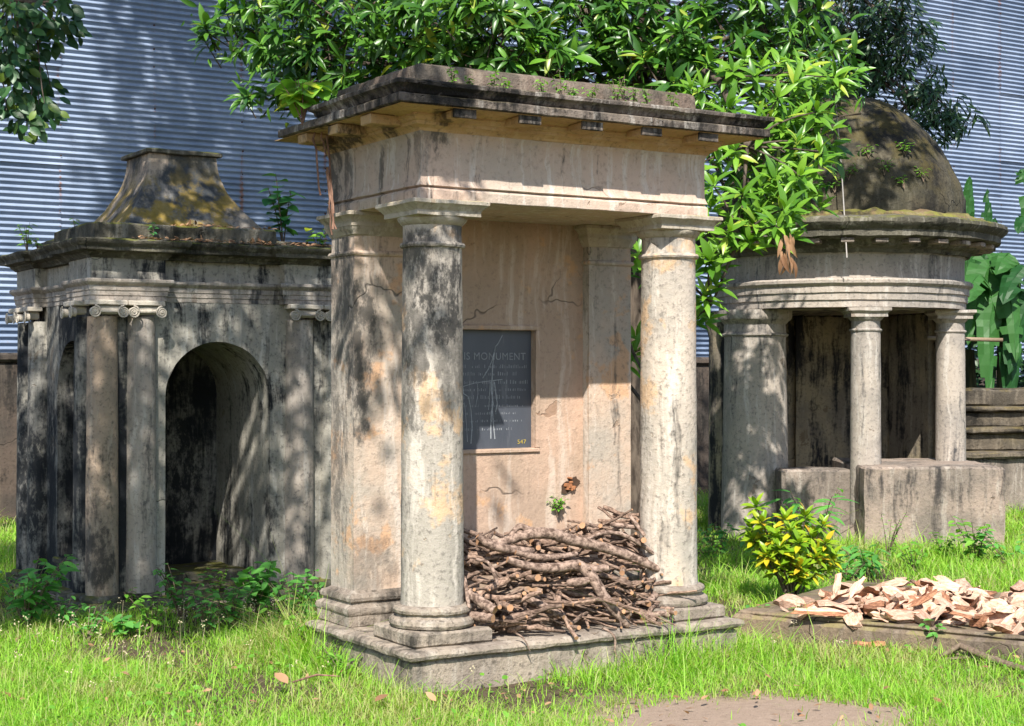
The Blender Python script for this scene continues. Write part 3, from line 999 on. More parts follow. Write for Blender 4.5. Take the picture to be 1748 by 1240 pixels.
def ionic(cx, cy, hw, parent, side=False, front=-1):
    """scroll capital: slab, cushion band and two volutes"""
    b = MB()
    if side:
        b.box(cx - .05, cx + .06, cy - hw - .03, cy + hw + .03, 2.105, 2.140, .006, .05)
        b.box(cx - .03, cx + .05, cy - hw + .02, cy + hw - .02, 2.045, 2.105, .01, .05)
    else:
        b.box(cx - hw - .03, cx + hw + .03, cy - .05, cy + .07, 2.105, 2.140, .006, .05)
        b.box(cx - hw + .02, cx + hw - .02, cy - .03, cy + .05, 2.045, 2.105, .01, .05)
        b.tube([(cx - hw, cy - .028, 2.068), (cx, cy - .034, 2.062), (cx + hw, cy - .028, 2.068)], .009, 6)
    k = b.build('capital', M['scroll'], parent, jit=.004, jf=14)
    for s in (-1, 1):
        o = bpy.data.objects.new('volute', VOL)
        link(o, k)
        if side:
            o.location = (cx - .03, cy + s * hw, 2.06); o.rotation_euler = (0, 0, -PI / 2); o.scale = (s, 1, 1)
        else:
            o.location = (cx + s * hw, cy - .03, 2.06); o.scale = (s, 1, 1)


def half_column(cx, cy, mat, side, scroll=True, rad=.112):
    b = MB()
    b.lathe(cx, cy, [(rad, .10)] + [(rad - .010 * (i / 14) ** 1.5, .10 + 1.93 * i / 14) for i in range(1, 15)], 28)
    c = b.build('column', M[mat], lt, jit=.004, jf=5, seed=cx + 3 * cy)
    b = MB(); b.lathe(cx, cy, [(rad + .016, .07), (rad + .034, .076), (rad + .038, .09), (rad + .032, .108), (rad + .014, .116), (rad + .002, .12)], 28)
    b.build('base', M['leftcorn'], c, jit=.007, jf=9)
    if side: ionic(cx - .095, cy, .10, c, side=True)
    else: ionic(cx, cy - .095, .10, c)


half_column(.105, .085, 'leftpier', False)
half_column(.375, .085, 'rot', False)
half_column(S - .375, .085, 'rot', False)
half_column(S - .105, .085, 'left', False)
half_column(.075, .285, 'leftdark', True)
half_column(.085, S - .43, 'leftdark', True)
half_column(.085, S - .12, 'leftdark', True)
# base steps
b = MB(); b.sweep(jog(.56), [(.10, -.3), (.10, -.02), (.105, .0), (.098, .014), (.09, .018)], .1)
b.build('base_course', M['leftpier'], lt, jit=.016, jf=5)
b = MB(); b.sweep(jog(.56), [(.06, .016), (.068, .022), (.066, .06), (.058, .074), (.0, .078)], .1)
b.build('base_moulding', M['leftcorn'], lt, jit=.013, jf=5)
# entablature
b = MB(); b.sweep(jog(), [(-.06, 2.138), (.0, 2.140), (.004, 2.142), (.004, 2.172), (.010, 2.176), (.010, 2.206), (.016, 2.210), (.016, 2.242), (.026, 2.248), (.040, 2.262), (.044, 2.268), (.044, 2.284), (.036, 2.289), (-.02, 2.291)], .1)
b.build('architrave', M['rot'], lt, jit=.004, jf=9)
b = MB(); b.sweep(jog(), [(-.03, 2.288), (-.004, 2.290), (-.004, 2.34), (-.004, 2.39), (-.002, 2.432)], .1)
b.build('frieze', M['left'], lt, jit=.005, jf=5)
b = MB(); b.sweep(jog(j=.05), [(-.03, 2.430), (.01, 2.432), (.016, 2.445), (.034, 2.456), (.040, 2.468), (.085, 2.474), (.105, 2.478), (.108, 2.502), (.112, 2.506), (.128, 2.520), (.138, 2.532), (.140, 2.546), (.130, 2.553), (.02, 2.566), (-.1, 2.58)], .09)
b.build('cornice', M['leftcorn'], lt, jit=.012, jf=7)
b = MB(); b.box(.03, 1.37, .03, 1.0, 2.56, 2.680, .012, .1)
b.build('roof_kerb', M['leftcorn'], lt, jit=.012, jf=5)
b = MB(); b.box(.05, .9, 1.0, 1.5, 2.56, 2.635, .012, .1)
b.build('roof_kerb', M['leftcorn'], lt, jit=.012, jf=5, seed=2)
b = MB(); b.box(1.37, 1.86, .12, 1.0, 2.56, 2.61, .012, .1)
b.build('roof_kerb', M['leftcorn'], lt, jit=.012, jf=5, seed=3)
# bell-shaped roof
b = MB()
prof = []
for i in range(15):
    t = i / 14
    w = .26 + .40 * (1 - t) ** 2.0
    prof.append((w, 2.60 + .67 * t))
rb = MB()


def square_rings(mb, cx, cy, prof, k=8):
    V = []; F = []
    for (w, z) in prof:
        ring = []
        for s in range(4):
            for i in range(k):
                t = -1 + 2 * i / k
                ring.append({0: (t, -1), 1: (1, t), 2: (-t, 1), 3: (-1, -t)}[s])
        V += [(cx + a * w, cy + c * w, z) for (a, c) in ring]
    m = 4 * k
    for r in range(len(prof) - 1):
        for i in range(m):
            F.append((r * m + i, r * m + (i + 1) % m, (r + 1) * m + (i + 1) % m, (r + 1) * m + i))
    F.append(tuple(range((len(prof) - 1) * m, len(prof) * m)))
    mb.add(V, F)
square_rings(rb, S / 2 - .07, S / 2 - .02, prof)
roof = rb.build('bell_roof', M['leftroof'], lt, jit=.012, jf=4)
rb = MB(); rb.box(S / 2 - .365, S / 2 + .225, S / 2 - .315, S / 2 + .275, 3.268, 3.300, .006, .1)
rb.build('roof_cap', M['leftcorn'], roof, jit=.007, jf=8)

# ================================================================== domed rotunda on the right
RC = Vector((3.385, 16.5, 0))
rt = empty('domed_rotunda', RC, 0, 'round open tomb with mossy brown dome on columns behind the shrub', 'tomb')
b = MB()
b.lathe(0, 0, [(.80, 2.262), (1.235, 2.264), (1.245, 2.270), (1.245, 2.335), (1.262, 2.340), (1.262, 2.405), (1.278, 2.410), (1.278, 2.47), (1.295, 2.482), (1.312, 2.498), (1.316, 2.525), (1.300, 2.540), (1.26, 2.545)], 96, cap=False)
b.build('architrave', M['rot'], rt, jit=.006, jf=5)
b = MB()
b.lathe(0, 0, [(1.25, 2.535), (1.232, 2.545), (1.230, 2.62), (1.230, 2.70), (1.232, 2.775), (1.25, 2.79)], 96, cap=False)
b.build('frieze', M['rot'], rt, jit=.006, jf=4)
b = MB()
b.lathe(0, 0, [(1.22, 2.786), (1.28, 2.79), (1.30, 2.825), (1.37, 2.85), (1.40, 2.90), (1.56, 2.915), (1.58, 2.925), (1.58, 2.985), (1.60, 2.995), (1.64, 3.03), (1.655, 3.05), (1.65, 3.085), (1.62, 3.10), (1.45, 3.13), (1.30, 3.15)], 110, cap=False)
rc = b.build('cornice', M['leftcorn'], rt, jit=.018, jf=5)
for i in range(30):
    a = 2 * PI * i / 30 + .05
    bb = MB(); bb.box(-.06, .06, -1.53, -1.36, 2.862, 2.908, .008, .06)
    o = bb.build('modillion', M['parapet'], rc, jit=.006, jf=9, seed=i)
    o.rotation_euler = (0, 0, a)
b = MB()
b.lathe(0, 0, [(1.48, 3.09), (1.465, 3.14), (1.42, 3.165), (1.32, 3.18), (1.20, 3.20)], 90, cap=False)
b.build('moss_ring', M['domemoss'], rt, jit=.055, jf=7)
b = MB()
key = [(1.245, 3.14), (1.235, 3.36), (1.185, 3.55), (1.105, 3.73), (1.00, 3.90), (.85, 4.09), (.66, 4.27), (.46, 4.39), (.24, 4.455), (.03, 4.475)]
pr = []
for (r0, z0), (r1, z1) in zip(key[:-1], key[1:]):
    for k in range(3):
        pr.append((r0 + (r1 - r0) * k / 3, z0 + (z1 - z0) * k / 3))
pr.append(key[-1])
b.lathe(0, 0, pr, 90)
b.build('dome', M['dome'], rt, jit=.035, jf=3.2)
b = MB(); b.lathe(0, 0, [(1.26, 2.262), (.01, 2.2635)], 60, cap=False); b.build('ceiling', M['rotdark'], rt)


def rpos(th, rad):
    a = R(th)
    return rad * math.sin(a), -rad * math.cos(a)


for th, zb in ((.5, .0), (61.5, .70)):
    x, y = rpos(th, 1.12)
    b = MB()
    b.lathe(x, y, [(.152, zb)] + [(.152 - .012 * i / 12, zb + (2.03 - zb) * i / 12) for i in range(1, 13)] + [(.140, 2.035), (.152, 2.04), (.156, 2.05), (.152, 2.06), (.138, 2.066), (.137, 2.14)], 30)
    c = b.build('column', M['rot'], rt, jit=.006, jf=5, seed=th)
    b = MB()
    b.lathe(x, y, [(.137, 2.135), (.15, 2.145), (.168, 2.165), (.170, 2.175)], 30)
    b.sweep(rect(x - .175, x + .175, y - .175, y + .175), [(-.01, 2.172), (0, 2.174), (0, 2.205), (.02, 2.225), (.03, 2.232), (.03, 2.258), (.02, 2.261)], .08)
    b.build('capital', M['rot'], c, jit=.006, jf=8)
x, y = rpos(-64, 1.06)
b = MB()
b.lathe(x, y, [(.34, -.1), (.335, .3), (.325, .8), (.315, 1.4), (.305, 1.98), (.31, 2.0), (.33, 2.01), (.332, 2.025), (.31, 2.035), (.305, 2.12), (.33, 2.15), (.36, 2.17), (.37, 2.2), (.37, 2.262)], 40)
b.build('corner_pier', M['rot'], rt, jit=.008, jf=4)
x, y = rpos(-86, 1.16)
b = MB()
b.lathe(x, y, [(.22, -.1), (.215, .8), (.21, 2.0), (.25, 2.15), (.25, 2.262)], 24)
b.build('corner_pier', M['rotdark'], rt, jit=.008, jf=4)
for th in (118.0, 180.0, 240.0):
    x, y = rpos(th, 1.08)
    b = MB(); b.box(-.30, .30, -.17, .17, -.1, 2.262, .02, .15)
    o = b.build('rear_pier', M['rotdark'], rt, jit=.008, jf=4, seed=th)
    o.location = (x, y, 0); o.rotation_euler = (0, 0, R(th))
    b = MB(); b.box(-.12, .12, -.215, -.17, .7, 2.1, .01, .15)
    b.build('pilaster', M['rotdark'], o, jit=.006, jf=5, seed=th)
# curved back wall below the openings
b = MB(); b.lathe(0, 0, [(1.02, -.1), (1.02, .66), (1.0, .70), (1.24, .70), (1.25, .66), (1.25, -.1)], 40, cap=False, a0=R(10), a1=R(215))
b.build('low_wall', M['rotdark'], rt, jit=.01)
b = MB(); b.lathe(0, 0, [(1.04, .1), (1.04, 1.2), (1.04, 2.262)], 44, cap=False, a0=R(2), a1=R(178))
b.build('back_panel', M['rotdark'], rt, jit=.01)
b = MB(); b.lathe(0, 0, [(1.24, .0), (1.22, .18), (.01, .19)], 50, cap=False); b.build('floor', M['parapet'], rt)
b = MB(); b.box(-.80, -.08, -1.10, -.74, -.1, .71, .02, .1); b.build('parapet', M['parapet'], rt, jit=.016, jf=5)
b = MB(); b.box(-.115, 1.19, -1.62, -.10, -.15, .765, .02, .1); b.build('parapet_block', M['parapet'], rt, jit=.018, jf=5)

# ================================================================== stepped tomb at the right edge
st = empty('stepped_tomb', (4.95, 18.6, 0), R(6), 'mossy stepped stone tomb at the right edge below the banana leaves', 'tomb')
for i, (a, z0, z1, yy) in enumerate(((.0, -.1, .64, .0), (-.06, .645, .72, -.08), (.12, .72, .92, .30), (.06, .922, .985, .22), (.34, .985, 1.17, .62), (.28, 1.172, 1.23, .54), (.62, 1.23, 1.44, .95))):
    b = MB(); b.box(a - .25, 3.2 - a, yy, 2.6 - yy, z0, z1, .02, .14)
    b.build('stone_course', M['step'] if i else M['parapet'], st, jit=.035, jf=4, seed=i)

# ================================================================== low tomb slab on the right, heaped with split wood
ang = math.atan2(-.57, .82)
sl0 = Vector((1.40, 10.08, 0))
slab = empty('tomb_slab', sl0, ang, 'low brown tomb slab in the grass carrying the heap of split wood', 'tomb slab')
b = MB(); b.box(-.02, 2.6, .0, 1.8, -.2, .125, .02, .08)
b.build('slab_body', M['slab'], slab, jit=.018, jf=5)
b = MB(); b.box(.01, 2.57, .03, 1.77, .122, .150, .012, .1)
b.build('slab_top', M['slab'], slab, jit=.010, jf=6, seed=2)
SLAB_M = Matrix.Translation(sl0) @ Matrix.Rotation(ang, 4, 'Z')

# ================================================================== leaves
def leaf_proto(kind='lance', nseg=5, fold=.22, droop=.25, width=.25):
    """unit leaf along +X; 3 points per station"""
    V = []
    for i in range(nseg + 1):
        t = i / nseg
        if kind == 'lance': w = width * .5 * (math.sin(PI * min(1, t ** .85)) ** .9 + .02)
        elif kind == 'oval': w = width * .5 * (math.sin(PI * t ** .9) ** .65 + .02)
        elif kind == 'heart': w = width * .5 * (.04 + (math.sin(PI * (t * .93 + .07) ** .62) ** .8))
        else: w = width * .5 * (1 - .95 * t)
        z = -droop * t * t + .06 * t
        x = t - .12 * droop * t * t
        V += [(x, -w, z + fold * w), (x, 0, z), (x, w, z + fold * w)]
    Q = []
    for i in range(nseg):
        a = i * 3
        Q += [(a, a + 3, a + 4, a + 1), (a + 1, a + 4, a + 5, a + 2)]
    return np.array(V, dtype=np.float64), np.array(Q, dtype=np.int64)


LP = {
    'mango': leaf_proto('lance', 5, .35, .30, .25),
    'narrow': leaf_proto('lance', 4, .25, .28, .20),
    'oval': leaf_proto('oval', 4, .2, .15, .50),
    'heart': leaf_proto('heart', 6, .2, .22, .82),
    'weed': leaf_proto('oval', 4, .25, .25, .42),
    'croton': leaf_proto('oval', 4, .3, .25, .34),
}


def leaf_mesh(key, mat, name='leaf'):
    v, q = LP[key]
    return fast_mesh(name, v, q, mat)


def whorl_mats(p, axis, n, L, rnd, spread=(.35, 1.25), wide=1.0):
    """leaves radiating from a twig end"""
    axis = Vector(axis).normalized()
    a = axis.orthogonal().normalized(); b = axis.cross(a)
    out = []
    for i in range(n):
        ph = 2.4 * i + rnd.uniform(-.35, .35)
        t = (i + .5) / n
        el = spread[1] + (spread[0] - spread[1]) * t + rnd.uniform(-.15, .15)   # angle from the axis
        d = axis * math.cos(el) + (a * math.cos(ph) + b * math.sin(ph)) * math.sin(el)
        d.z -= .18 + .2 * rnd.random() * (1 - t)
        d.normalize()
        l = L * rnd.uniform(.72, 1.1)
        base = Vector(p) - axis * (L * .35 * (1 - t))
        up = axis * .8 + Vector((0, -.35, .6)) + Vector((rnd.uniform(-.4, .4), rnd.uniform(-.4, .4), rnd.uniform(-.4, .4)))
        out.append(frame(d, up, base, l, l * wide * rnd.uniform(.85, 1.15), l))
    return out


def crown_object(name, mats_list, key, mat, parent, rnd, kind='stuff', tints=None):
    pv, pq = LP[key]
    Mx = np.array([np.array(m) for m in mats_list])
    V, Q = instance_arrays(pv, pq, Mx)
    tint = np.repeat(np.array(tints if tints is not None else [rnd.random() for _ in range(len(Mx))]), len(pv))
    o = link(bpy.data.objects.new(name, fast_mesh(name, V, Q, mat, tint)), parent)
    if kind: o['kind'] = kind
    return o


def loc_tree(root, mats):
    inv = Matrix.Translation(-root.location)
    return [inv @ m for m in mats]


def blob_pts(c, r, n, rnd, shell=.35):
    out = []
    for _ in range(n):
        d = Vector((rnd.gauss(0, 1), rnd.gauss(0, 1), rnd.gauss(0, 1))).normalized()
        k = (shell + (1 - shell) * rnd.random()) ** .5 if rnd.random() < .75 else rnd.random() ** .34
        out.append((Vector(c) + Vector((d.x * r[0], d.y * r[1], d.z * r[2])) * k, d))
    return out


def limb(mb, a, b, r0, r1, rnd, n=6, bend=.12):
    a, b = Vector(a), Vector(b)
    L = (b - a).length
    pts = []
    o1 = Vector((rnd.uniform(-1, 1), rnd.uniform(-1, 1), rnd.uniform(-.3, 1))) * bend * L
    for i in range(n + 1):
        t = i / n
        pts.append(a.lerp(b, t) + o1 * math.sin(PI * t) + Vector((rnd.uniform(-1, 1), rnd.uniform(-1, 1), rnd.uniform(-1, 1))) * L * .012)
    mb.tube(pts, [r0 + (r1 - r0) * i / n for i in range(n + 1)], 7)
    return pts


# ---------------------------------------------------------------- mango tree behind the portico tomb
def build_mango():
    rnd = random.Random(11)
    base = P(1078, 400, 13.6); base.z = -.1
    root = empty('mango_tree', base, 0, 'broad mango tree with bright green leaf rosettes behind the portico tomb', 'tree')
    tr = MB()
    top = base + Vector((.0, 0, 4.35))
    limb(tr, base, top, .17, .13, rnd, 10, .03)
    wh = []; wtn = []
    # (pixel x, pixel y, depth, radii, rosettes): clumps of the crown, each at its own distance
    clumps = [(420, 20, 13.6, (.35, .4, .35), 16), (470, 60, 13.3, (.35, .4, .35), 18), (520, 20, 13.0, (.45, .45, .4), 24), (560, 110, 12.8, (.35, .4, .3), 18), (600, 40, 12.6, (.5, .5, .45), 30),
              (500, 130, 13.2, (.3, .35, .22), 10), (670, 80, 12.6, (.4, .45, .3), 22), (700, 0, 12.4, (.5, .5, .45), 30), (790, 50, 12.2, (.5, .5, .4), 32), (640, 150, 12.7, (.35, .4, .2), 12),
              (860, 10, 12.2, (.5, .5, .45), 30), (900, 90, 12.3, (.45, .4, .3), 22), (960, 30, 12.5, (.5, .5, .4), 28), (1020, 80, 12.9, (.35, .4, .28), 14),
              (1050, 10, 12.6, (.5, .5, .4), 26), (1130, 40, 12.4, (.45, .5, .38), 24), (1150, 120, 12.2, (.40, .4, .25), 16), (1220, 60, 12.2, (.4, .45, .35), 22), (1330, 60, 12.5, (.4, .4, .3), 22), (1320, 0, 12.6, (.4, .4, .3), 22), (1340, 120, 12.4, (.3, .35, .25), 12), (1390, 90, 12.5, (.3, .3, .2), 10), (1330, -110, 12.5, (.5, .4, .35), 26), (1180, 170, 12.0, (.35, .35, .25), 14), (1260, 300, 11.9, (.3, .3, .4), 12), (1350, 220, 11.9, (.28, .3, .3), 12), (1330, 320, 11.9, (.25, .25, .25), 9), (1400, 180, 12.0, (.25, .25, .2), 8), (1400, 230, 11.9, (.22, .22, .22), 8), (1415, 140, 12.0, (.25, .25, .2), 9),
              (450, 150, 13.4, (.25, .3, .15), 7), (390, 60, 13.6, (.25, .3, .3), 10), (540, 70, 12.9, (.4, .4, .4), 18), (590, 150, 12.9, (.3, .3, .15), 10), (740, 70, 12.5, (.4, .4, .3), 18), (840, 80, 12.5, (.4, .4, .25), 16), (1080, 60, 12.8, (.3, .3, .3), 12),
              (1000, 120, 13.0, (.35, .3, .15), 8), (780, -60, 12.4, (.9, .7, .4), 40), (1000, -70, 12.6, (1.0, .7, .4), 44), (560, -60, 12.9, (.7, .6, .35), 30), (1200, -60, 12.4, (.8, .6, .4), 34)]
    for (px, py, D, r, n) in clumps:
        c = P(px, py, D)
        limb(tr, top if px > 800 else top + Vector((-.2, 0, -.3)), c + Vector((0, .45, -.1)), .04, .012, rnd, 6, .08)
        tone = rnd.random(); ls = rnd.uniform(.8, 1.1)
        for (p, d) in blob_pts(c, r, max(4, int(n * .74)), rnd):
            ax = d * .7 + Vector((rnd.uniform(-.6, .6), -.45 + rnd.uniform(-.3, .3), .45 + rnd.uniform(-.5, .3)))
            k = whorl_mats(p, ax, rnd.randint(6, 14), ls * rnd.uniform(.13, .22), rnd, (rnd.uniform(.2, .6), rnd.uniform(1.0, 1.7)), rnd.uniform(.8, 1.25))
            wt = min(1, max(0, tone * .6 + rnd.random() * .4))
            for _ in range(5):
                dd = Vector((rnd.uniform(-1, 1), rnd.uniform(-1, .6), rnd.uniform(-1.1, .5))); L = ls * rnd.uniform(.08, .20)
                k.append(frame(dd, (rnd.uniform(-.8, .8), rnd.uniform(-1, .2), rnd.uniform(0, 1)), p + Vector((rnd.uniform(-.2, .2), rnd.uniform(-.15, .25), rnd.uniform(-.2, .2))), L, L * rnd.uniform(.7, 1.3), L * rnd.uniform(.3, 2.0)))
            wh += k; wtn += [min(.999, max(0, wt + rnd.uniform(-.2, .2))) for _ in k]
            tr.tube([p - Vector(ax).normalized() * .28, p], [.008, .004], 4)
    # crown above the picture
    for (c, r, n) in (((.6, 13.1, 6.6), (2.6, 1.2, .9), 230), ((2.5, 12.4, 7.4), (1.6, 1.0, 1.0), 150), ((-1.0, 13.2, 6.4), (1.4, .9, .8), 90), ((1.2, 13.2, 8.2), (2.0, 1.2, .9), 110)):
        limb(tr, top, c, .07, .02, rnd, 6, .06)
        for (p, d) in blob_pts(c, r, n, rnd):
            k = whorl_mats(p, d * .8 + Vector((0, -.3, .5)), 10, .2, rnd); wh += k; wtn += [rnd.random() for _ in k]
    crown_object('crown', loc_tree(root, wh), 'mango', M['mango'], root, rnd, tints=wtn)
    # branch that hangs beside the right column: its leaves stand out one by one
    hang = [(1245, 185, 11.3), (1290, 130, 11.4), (1330, 165, 11.2), (1375, 120, 11.4), (1425, 130, 11.3), (1395, 190, 11.1), (1255, 255, 11.0), (1300, 235, 11.1), (1218, 315, 10.9), (1268, 330, 10.8),
            (1325, 290, 11.0), (1365, 300, 10.8), (1340, 355, 10.7), (1245, 395, 10.7), (1212, 445, 10.7), (1290, 380, 10.8), (1205, 505, 10.8), (1310, 205, 11.2), (1225, 240, 11.1), (1360, 240, 11.0),
            (1400, 260, 10.9), (1325, 385, 10.6), (1250, 120, 11.5), (1200, 150, 11.5), (1185, 285, 11.1), (1090, 430, 11.0), (1083, 600, 11.4), (1345, 215, 11.5), (1390, 150, 11.6), (1310, 340, 11.3), (1375, 330, 11.3)]
    main = [P(1160, 40, 12.2), P(1230, 140, 11.6), P(1275, 250, 11.1), P(1265, 400, 10.85), P(1215, 520, 10.85)]
    tr.tube([P(1120, 60, 13.2)] + main[1:], [.03, .026, .020, .014, .008], 7)
    lm = leaf_mesh('mango', M['mangolit'])
    mats = []; extra = []
    for k, (px, py, D) in enumerate(hang):
        p = P(px, py, D)
        q = min(main, key=lambda m_: (m_ - p).length)
        limb(tr, q, p, .010, .005, rnd, 4, .08)
        ax = Vector((rnd.uniform(-.35, .35), -.75, .55 + rnd.uniform(-.2, .2)))
        wl = whorl_mats(p, ax, 11, rnd.uniform(.15, .22), rnd, (rnd.uniform(.2, .6), rnd.uniform(1.0, 1.7)), rnd.uniform(.85, 1.2))
        mats += wl
        for j in range(3):
            pp = p + Vector((rnd.uniform(-.16, .16), rnd.uniform(.05, .3), rnd.uniform(-.16, .12)))
            extra += whorl_mats(pp, Vector((rnd.uniform(-.5, .5), -.4, .5)), 9, .18, rnd)
    for m in mats[:299]:
        o = bpy.data.objects.new('leaf', lm)
        link(o, root)
        o.matrix_local = Matrix.Translation(-base) @ m
    crown_object('inner_leaves', loc_tree(root, extra + mats[299:]), 'mango', M['mangolit'], root, rnd)
    # bunch of dead leaves at the branch end
    dl = []
    for i in range(16):
        p = P(1338 + rnd.uniform(-12, 22), 405 + rnd.uniform(-8, 40), 10.55)
        dl.append(frame((rnd.uniform(-.25, .35), rnd.uniform(-.2, .2), -1), (rnd.uniform(-1, 1), -1, 0), p, rnd.uniform(.10, .16), rnd.uniform(.09, .14), .15))
    crown_object('dead_leaves', loc_tree(root, dl), 'mango', M['deadleaf'], root, rnd, None)
    tr.tube([P(1325, 385, 10.6), P(1336, 400, 10.55), P(1350, 455, 10.55)], [.006, .005, .003], 5)
    # two bare stems seen between the pier and the right column
    tr.tube([P(1050, 520, 11.6), P(1080, 600, 11.3), P(1110, 660, 11.2)], .012, 6)
    tr.tube([P(1060, 640, 11.6), P(1100, 690, 11.3), P(1130, 710, 11.2)], .014, 6)
    tr.v = [tuple(Vector(v) - base) for v in tr.v]
    tr.build('trunk', M['bark'], root, sharp=None)
    yl = leaf_mesh('oval', M['crotony'], 'yellow_leaf')
    o = link(bpy.data.objects.new('yellow_leaf', yl), root)
    o.matrix_local = Matrix.Translation(-base) @ frame((.1, 0, -1), (0, -1, 0), P(1083, 92, 12.9), .17, .17, .12)


build_mango()


# ---------------------------------------------------------------- dark narrow-leaved tree over the dome
def build_dark_tree():
    rnd = random.Random(23)
    base = Vector((3.35, 18.4, -.1))
    root = empty('dark_leaved_tree', base, 0, 'dark narrow-leaved tree whose branches hang over the dome before the shed', 'tree')
    tr = MB(); lv = []
    t1 = P(1372, 100, 18.2); t2 = P(1385, -60, 18.0)
    tr.tube([base, P(1362, 400, 18.4), t1, t2, Vector((3.6, 17.5, 7.5))], [.17, .14, .12, .11, .07], 8)
    sprays = []
    # hanging branches in view (pixel, pixel, depth, spread)
    for (px, py, D, r, n) in ((1440, 20, 17.6, .5, 26), (1400, 60, 17.8, .35, 14), (1350, 30, 17.9, .5, 20), (1300, 60, 17.9, .45, 14), (1270, 20, 17.8, .4, 12), (1500, 60, 17.4, .35, 13), (1530, 25, 17.3, .35, 14), (1560, 60, 17.2, .3, 11),
                              (1550, 95, 17.2, .22, 9), (1470, 130, 17.5, .33, 13), (1525, 150, 17.3, .35, 17), (1575, 140, 17.2, .28, 10), (1590, 180, 17.1, .30, 15), (1620, 190, 17.0, .22, 10), (1650, 212, 17.0, .16, 6), (1560, 200, 17.1, .28, 11), (1490, 165, 17.4, .28, 10),
                              (1600, 215, 17.0, .22, 9), (1480, 90, 17.5, .28, 12), (1420, 120, 17.7, .28, 12), (1460, 50, 17.5, .4, 22), (1400, 20, 17.7, .45, 24), (1500, 20, 17.4, .4, 20), (1320, 90, 17.9, .35, 12), (1440, 150, 17.6, .25, 10), (1550, 170, 17.2, .3, 12), (1380, 130, 17.8, .3, 10)):
        c = P(px, py, D)
        q = t2 if py < 80 else P(1460, 100, 17.6)
        limb(tr, q, c, .022, .006, rnd, 6, .10)
        for (p, d) in blob_pts(c, (r, r, r * .9), n, rnd):
            sprays.append((p, d))
            tr.tube([c.lerp(p, .3), p], [.006, .003], 4)
    for (c, r, n) in (((3.6, 15.0, 6.6), (1.6, 1.0, 1.0), 300), ((4.4, 15.4, 6.9), (1.0, 1.0, 1.1), 150), ((2.7, 15.2, 6.8), (1.2, .9, 1.0), 180)):
        limb(tr, t2, c, .05, .02, rnd)
        sprays += blob_pts(c, r, n, rnd)
    for (p, d) in sprays:
        for i in range(rnd.randint(8, 12)):
            dd = Vector((d.x * .7 + rnd.uniform(-.8, .8), d.y * .5 + rnd.uniform(-.8, .8), -.45 + rnd.uniform(-.6, .4)))
            L = rnd.uniform(.11, .17)
            lv.append(frame(dd, (rnd.uniform(-.6, .6), -.8, .7), p + Vector((rnd.uniform(-.08, .08), rnd.uniform(-.08, .08), rnd.uniform(-.08, .08))), L, L * rnd.uniform(.8, 1.2), L))
    crown_object('crown', loc_tree(root, lv), 'narrow', M['darkleaf'], root, rnd)
    tr.v = [tuple(Vector(v) - base) for v in tr.v]
    tr.build('trunk', M['bark'], root, sharp=None)


build_dark_tree()


